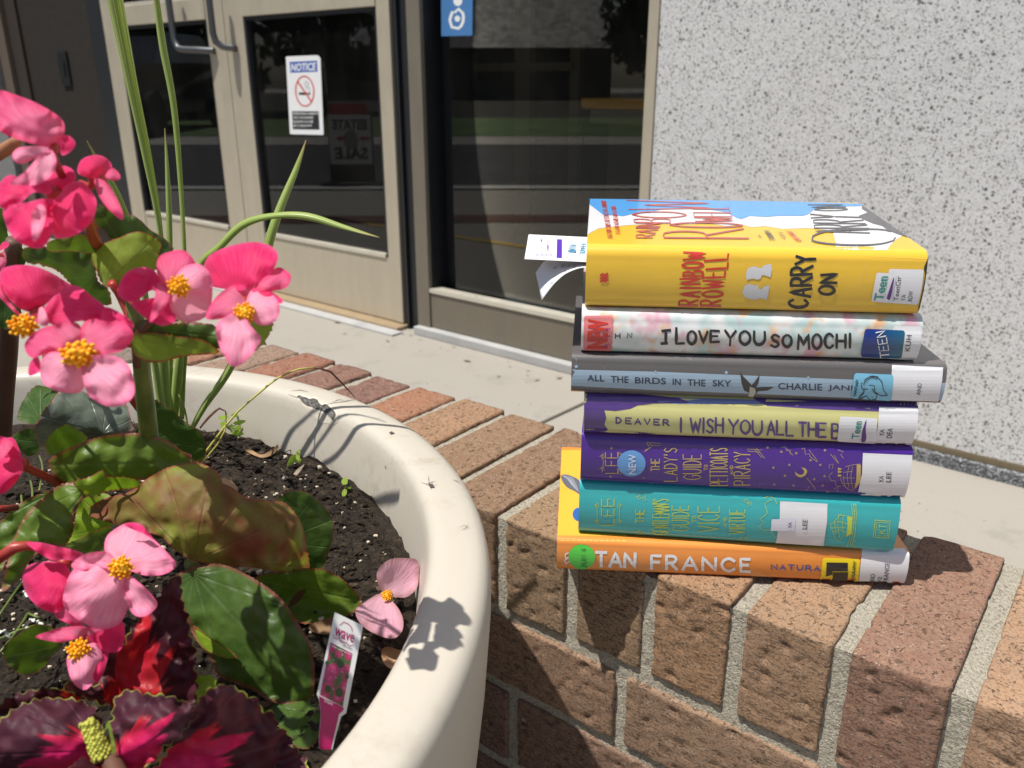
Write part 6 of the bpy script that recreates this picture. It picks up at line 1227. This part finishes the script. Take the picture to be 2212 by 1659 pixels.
leaf(co, CO, k3((-80, 560), (0, 520), (100, 440), (220, 380), (330, 345), (430, 345), (530, 350), (600, 362), (680, 400), (740, 470), (780, 540), (765, 640), (740, 760), (700, 850), (500, 940), (0, 1000), (-100, 940)), *k3((770, 740), (-80, 770)), .256, .252, cup=.02, arch=-.006, **sc_k, label='coleus leaf spreading to the left edge')
leaf(co, CO, k3((850, 850), (870, 720), (865, 560), (885, 470), (895, 350), (950, 300), (1010, 278), (1100, 310), (1200, 320), (1300, 330), (1400, 365), (1575, 408), (1500, 470), (1415, 560), (1350, 645), (1245, 700), (1195, 800), (1100, 850), (960, 870)), *k3((870, 850), (1575, 408)), .25, .262, cup=.018, arch=-.008, **sc_k, label='coleus leaf in the middle pointing right')
leaf(co, CO2, k3((600, 820), (720, 830), (880, 860), (1000, 900), (960, 980), (700, 1000), (560, 920)), *k3((800, 830), (760, 990)), .248, .235, **sc_k)
mb = MB(); a_, b_ = U(*k3((800, 790))[0], .247), U(*k3((668, 505))[0], .252); rnd = random.Random(6); axn = (b_ - a_).normalized(); s1_ = axn.orthogonal().normalized(); s2_ = axn.cross(s1_)
mb.tube([a_, a_.lerp(b_, .5), b_], [.0030, .0032, .0020], 10)
for i in range(150):
    h_ = (i + .5) / 150; ang = i * 2.4; rr = .0034 * (1 - .35 * h_); q = a_.lerp(b_, h_) + (s1_ * math.cos(ang) + s2_ * math.sin(ang)) * rr; mb.blob(q, .00085 * rnd.uniform(.6, 1.4), 1, .15)
mb.build('flower_spike', plain('yellow green spike', (.42, .42, .06), .6, vary=.25), co, smooth=True)
leaf(co, LIME, k3((800, 600), (830, 505), (848, 520), (880, 650), (900, 740), (870, 760), (850, 640), (830, 560)), *k3((880, 740), (830, 510)), .246, .25, tooth=0, wave=0)

# ================================================================== spiky grass
M_gr_, t, p = mat('striped grass blade'); u = N(t, 'ShaderNodeUVMap'); u.uv_map = 'leaf'; s = N(t, 'ShaderNodeSeparateXYZ'); lnk(t, u.outputs[0], s.inputs[0])
cv = N(t, 'ShaderNodeCombineXYZ'); lnk(t, mth(t, 'MULTIPLY', s.outputs[1], 5), cv.inputs[0]); lnk(t, mth(t, 'MULTIPLY', s.outputs[0], 1.0), cv.inputs[1]); v = nz(t, cv.outputs[0], 2.0, 2)
c = ramp(t, v, [(.38, (.20, .32, .05)), (.50, (.40, .54, .12)), (.64, (.66, .72, .32))]); c = mix(t, ramp(t, s.outputs[0], [(.9, .0), (1.0, .9)]), c, (.42, .26, .12))
lnk(t, c, p.inputs['Base Color']); p.inputs['Roughness'].default_value = .42; tr = N(t, 'ShaderNodeBsdfTranslucent'); lnk(t, c, tr.inputs[0]); ms = N(t, 'ShaderNodeMixShader'); ms.inputs[0].default_value = .35
lnk(t, p.outputs[0], ms.inputs[1]); lnk(t, tr.outputs[0], ms.inputs[2]); lnk(t, ms.outputs[0], t.nodes['Material Output'].inputs[0])
gs = thing('spike_grass', onz(385, 905, ZS), 'tall striped grass blades rising in front of the glass doors', 'grass plant')
def blade(pts, ws, name='blade', m=None, parent=None):
    """pts: photo x, y, distance ahead; ws: width as seen, in photo points"""
    q = catmull([tuple(p) + (w,) for p, w in zip(pts, ws)], False, 9); mb = MB(); uv = []; n = len(q)
    for i, (x, y, Y, w) in enumerate(q):
        a, b = q[max(0, i - 1)], q[min(n - 1, i + 1)]; tx, ty = b[0] - a[0], b[1] - a[1]; l = math.hypot(tx, ty) or 1; nx, ny = -ty / l, tx / l
        for s in (-1, -.5, 0, .5, 1): mb.v.append(U(x + nx * w * .5 * s, y + ny * w * .5 * s, Y + .004 * abs(s) * w / 30 - .0015 * s)); uv.append((i / (n - 1), s))
    mb.f = [(i * 5 + j, i * 5 + j + 1, i * 5 + j + 6, i * 5 + j + 5) for i in range(n - 1) for j in range(4)]; mb.m = [0] * len(mb.f); mb.uv = {'leaf': uv}
    return mb.build(name, m or M_gr_, parent or gs, smooth=True, solid=.0003)
blade([(364, 905, .62), (352, 790, .60), (350, 640, .58), (346, 500, .56), (318, 340, .53), (284, 177, .50), (249, 0, .47), (228, -110, .45)], [20, 24, 14, 12, 20, 25, 34, 36])
blade([(376, 900, .63), (386, 790, .61), (398, 640, .60), (396, 495, .58), (378, 250, .56), (352, 100, .55), (338, 0, .54), (326, -80, .53)], [18, 22, 12, 9, 13, 16, 13, 8])
blade([(368, 905, .63), (366, 700, .61), (366, 495, .60), (362, 380, .59), (356, 277, .58)], [14, 14, 13, 9, 1])
blade([(356, 915, .58), (345, 860, .58), (300, 560, .54), (258, 430, .52), (222, 365, .51), (188, 304, .50)], [14, 16, 14, 13, 10, 1])
blade([(413, 930, .63), (440, 880, .62), (500, 789, .605), (555, 650, .59), (582, 522, .585), (606, 448, .585), (640, 365, .585), (661, 303, .585)], [10, 14, 17, 16, 20, 18, 12, 1])
blade([(392, 905, .63), (400, 760, .61), (425, 590, .58), (476, 532, .56), (528, 484, .55), (594, 466, .545), (665, 468, .54), (740, 490, .535), (820, 513, .53)], [12, 12, 15, 16, 17, 13, 16, 11, 1])
blade([(405, 920, .62), (399, 885, .61), (386, 852, .60)], [3, 4, 2])
blade([(432, 925, .62), (448, 905, .61), (474, 882, .60), (487, 888, .60), (488, 912, .61)], [3, 5, 4, 2, 1], m=plain('withered blade', (.10, .035, .02), .6))
ws_ = thing('wispy_stalk', onz(430, 1000, ZS), 'thin yellow stalk arching over the planter rim with a brown tip', 'weed')
stem(ws_, 'stalk', plain('straw stalk', (.46, .42, .08), .6), [(428, 1000, .575), (447, 973, .575), (486, 921, .58), (515, 888, .585), (562, 847, .59), (603, 815, .60), (647, 797, .605), (679, 794, .61)], [.0009, .0009, .0009, .0008, .0008, .0007, .0007, .0006], 6)
stem(ws_, 'brown_tip', plain('withered blade', (.10, .035, .02), .6), [(679, 794, .61), (714, 803, .615), (738, 827, .62), (767, 859, .625)], [.0007, .0009, .0008, .0003], 6)
stem(ws_, 'stalk', plain('straw stalk', (.46, .42, .08), .6), [(436, 1000, .575), (470, 960, .575), (486, 930, .578), (490, 890, .58)], [.0007, .0007, .0006, .0004], 6)
# ================================================================== small things in the soil
def seedling(label, ctr, leaves, m=LIME):
    g_ = onz(*ctr, ZS); w = thing('seedling', g_, label, 'seedling', 'seedlings in the soil'); mb = MB()
    for pts in leaves:
        c_ = cen(pts); mb.tube([g_, onz(c_[0], c_[1], ZS + .006)], .0005, 5)
    mb.build('stem', M_stm, w)
    for i, pts in enumerate(leaves): lamina(w, 'leaf', m, pts, ctr, far(pts, ctr), onz(*ctr, ZS + .008).y, onz(*far(pts, ctr), ZS + .010).y, wave=.001, step=4, thick=.0003, seed=i)
seedling('pair of seedling leaves with a white glint, in the middle of the soil', pq((665, 890))[0], [pq((622, 905), (640, 862), (662, 850), (668, 880), (645, 902)), pq((668, 870), (672, 832), (688, 825), (690, 855), (682, 880)), pq((672, 885), (692, 868), (695, 888), (680, 895))])
seedling('tiny two leaved seedling nearest the curve of the rim', pq((915, 1015))[0], [pq((898, 985), (915, 965), (930, 975), (928, 998), (908, 1002)), pq((900, 1050), (908, 1028), (926, 1026), (924, 1052), (908, 1062)), pq((928, 1020), (950, 1010), (945, 1024))])
seedling('weed with several leaves against the back of the rim', pq((330, 720))[0], [pq((275, 660), (310, 650), (330, 662), (300, 676)), pq((285, 690), (305, 680), (322, 700), (300, 720)), pq((340, 650), (375, 630), (395, 640), (365, 660)), pq((350, 690), (385, 675), (415, 680), (380, 700)), pq((330, 700), (352, 705), (350, 722), (335, 718)), pq((340, 740), (370, 725), (405, 745), (370, 755)), pq((355, 715), (385, 700), (392, 722), (368, 730))])
ff = thing('fallen_flower', onz(*c6((1740, 375))[0], ZS + .006), 'faded pink flower lying on the soil against the rim', 'flower')
mb = MB(); mb.blob(onz(*c6((1740, 380))[0], ZS + .008), .004, 2); mb.build('flower_base', plain('dry base', (.35, .2, .1), .8), ff)
fy = lambda p, h: onz(p[0], p[1], ZS + h).y
for i, (pts, h0, h1) in enumerate([(c6((1735, 370), (1700, 320), (1700, 260), (1750, 215), (1820, 207), (1880, 220), (1884, 300), (1870, 350), (1820, 385)), .010, .014), (c6((1735, 375), (1790, 430), (1815, 490), (1805, 545), (1760, 570), (1680, 545), (1620, 500), (1600, 440), (1650, 400), (1700, 370)), .010, .012)]):
    lamina(ff, 'fallen', PW, pts, c6((1740, 375))[0], far(pts, c6((1740, 375))[0]), fy(c6((1740, 375))[0], h0), fy(far(pts, c6((1740, 375))[0]), h1), cup=-.006, wave=.004, seed=i + 3, label=['upper faded petal', 'lower faded petal with dark veins'][i])
stamens(ff, c6((1742, 376))[0], 12, fy(c6((1740, 375))[0], .013), 16, 4)
def dryleaf(label, pts, col, h0=.004, h1=.010):
    c_ = cen(pts); o = lamina(None, 'dry_leaf', plain('dry leaf %d' % len(pts), col, .8, vary=.35), pts, pts[0], far(pts, pts[0]), fy(pts[0], h0), fy(far(pts, pts[0]), h1), cup=-.01, wave=.004, seed=len(pts)); tag(o, label, 'dry leaf')
dryleaf('curled tan dry leaf on the soil under the thin yellow stalk', pq((400, 822), (440, 825), (490, 850), (530, 835), (578, 798), (582, 815), (550, 850), (500, 865), (450, 850)), (.33, .20, .10))
dryleaf('orange brown dry leaf against the rim near the plant label', c6((1715, 640), (1730, 608), (1780, 615), (1825, 640), (1810, 680), (1770, 705), (1735, 690)), (.50, .30, .16))
dryleaf('dull brown dead leaf behind the plant label', c6((1390, 510), (1440, 490), (1520, 470), (1510, 540), (1450, 550), (1400, 535)), (.20, .12, .06))
dryleaf('small grey-brown bark flake in the soil below the two-leaved seedling pair', pq((655, 950), (680, 920), (712, 898), (700, 920), (672, 955)), (.30, .24, .17))
# white flowered wisps at the lower left
wf = thing('white_wisp_plant', onz(30, 1430, ZS), 'wispy green stems with tiny white flowers at the lower left edge', 'flowering plant')
rnd = random.Random(9)
for pts in ([(-5, 1335), (25, 1290), (45, 1262)], [(0, 1410), (30, 1372), (52, 1340), (60, 1325)], [(60, 1325), (85, 1335)], [(48, 1260), (60, 1230), (55, 1200)], [(0, 1380), (40, 1362), (82, 1350)], [(40, 1160), (48, 1110), (46, 1070)], [(66, 1110), (70, 1060), (60, 1020)], [(85, 1060), (92, 1010), (85, 985)]):
    stem(wf, 'stalk', M_stm, [(x, y, fy((x, y), .028) if y > 1200 else fy((x, y), .02)) for x, y in pts], .0007, 6)
for x, y in ((52, 1278), (82, 1342), (58, 1356), (112, 1492), (10, 1362), (66, 1338)):
    mb = MB(); c_ = U(x, y, fy((x, y), .034)); mb.blob(c_, .0008, 1)
    for k_ in range(2):
        d_ = Vector((rnd.uniform(-1, 1), rnd.uniform(-.6, .6), rnd.uniform(-1, .3))).normalized(); a_ = d_.orthogonal().normalized(); b_ = d_.cross(a_); p_ = c_ + d_ * .0006
        ring = [(0, .2), (.35, .75), (.7, .9), (1, .1)]
        vs = [p_ + d_ * (.0036 * h_) + a_ * (.0010 * w_ * s_) + b_ * (.0004 * (h_ - .5) ** 2) for h_, w_ in ring for s_ in (-1, 1)]
        mb.add(vs, [(2 * q_, 2 * q_ + 1, 2 * q_ + 3, 2 * q_ + 2) for q_ in range(3)])
    mb.build('white_flower', plain('white petal', (.60, .62, .56), .6), wf)
# plant label
tgp = onz(*c6((1460, 1110))[0], ZS - .004); Ht = surf_plane(tgp, Vector((.35, -1.0, .42)))
pt_ = thing('plant_label', tgp, 'white and magenta plastic plant label stuck in the soil', 'plant label')
M_mag = ink('magenta print', (.46, .008, .13), .3)
mb = MB(); patch(mb, Ht, tg((240, 62), (530, 200), (357, 1095), (305, 1130), (250, 1330), (205, 1500), (75, 1560), (78, 1330), (98, 1100), (78, 960), (56, 905)), 0, 8); mb.build('tag_body', plain('white plastic', (.74, .74, .72), .35), pt_, solid=.0006)
mb = MB(); patch(mb, Ht, tg((80, 920), (325, 1030), (332, 1058), (282, 1105), (262, 1200), (185, 1520), (78, 1562), (80, 1330), (100, 1100), (84, 975)), 3, 8); mb.build('magenta_stem', M_mag, pt_)
M_pet, t, p = mat('printed flowers'); v = vor(t, geo(t), 260); lnk(t, ramp(t, v.outputs['Distance'], [(.0, (.62, .10, .26)), (.45, (.42, .02, .12)), (.75, (.06, .10, .03))]), p.inputs['Base Color']); p.inputs['Roughness'].default_value = .3
mb = MB(); patch(mb, Ht, tg((198, 370), (418, 480), (322, 1025), (88, 905)), 3, 8); mb.build('flower_picture', M_pet, pt_)
mb = MB(); q = tg((222, 345), (440, 395), (450, 300), (245, 235)); typed(mb, Ht, 'wave', tg((232, 300), (430, 372), (446, 300), (250, 212)), 3, bold=.01); line(mb, Ht, tg((225, 290), (232, 325), (265, 335), (290, 318), (292, 350), (330, 370), (362, 370), (372, 392), (400, 405), (430, 395)), 2.0, 3, smooth=True, taper=.4)
line(mb, Ht, tg((290, 190), (330, 158), (380, 180), (410, 215), (418, 250)), 1.6, 3, smooth=True); mb.build('tag_text', M_mag, pt_)
mb = MB(); typed(mb, Ht, 'PETUNIAS', tg((322, 408), (416, 452), (420, 428), (328, 386)), 3); mb.build('small_text', plain('grey text', (.12, .11, .11), .6), pt_)
mb = MB(); typed(mb, Ht, 'makes a carpet of color!', tg((200, 410), (402, 505), (408, 482), (208, 386)), 5); typed(mb, Ht, 'Wave', tg((122, 978), (215, 1010), (220, 975), (130, 940)), 5); mb.build('pale_text', M_whi, pt_)
for i, (x, y, r) in enumerate(((300, 590, 34), (285, 880, 38), (170, 840, 30), (365, 720, 18), (160, 575, 16))):
    mb = MB(); patch(mb, Ht, tg(*disc((x, y), r, r * 1.3, 14)), 4, 5, smooth=True); mb.build('printed_leaf', plain('printed green', (.03, .07, .02), .4), pt_)
mb = MB()
for x, y in ((252, 725), (318, 665), (215, 660), (230, 545), (320, 490), (225, 840), (335, 830)): line(mb, Ht, tg((x - 6, y - 8), (x - 4, y + 8), (x + 6, y + 6)), .9, 5)
mb.build('printed_highlight', plain('pale pink print', (.75, .5, .6), .5), pt_)
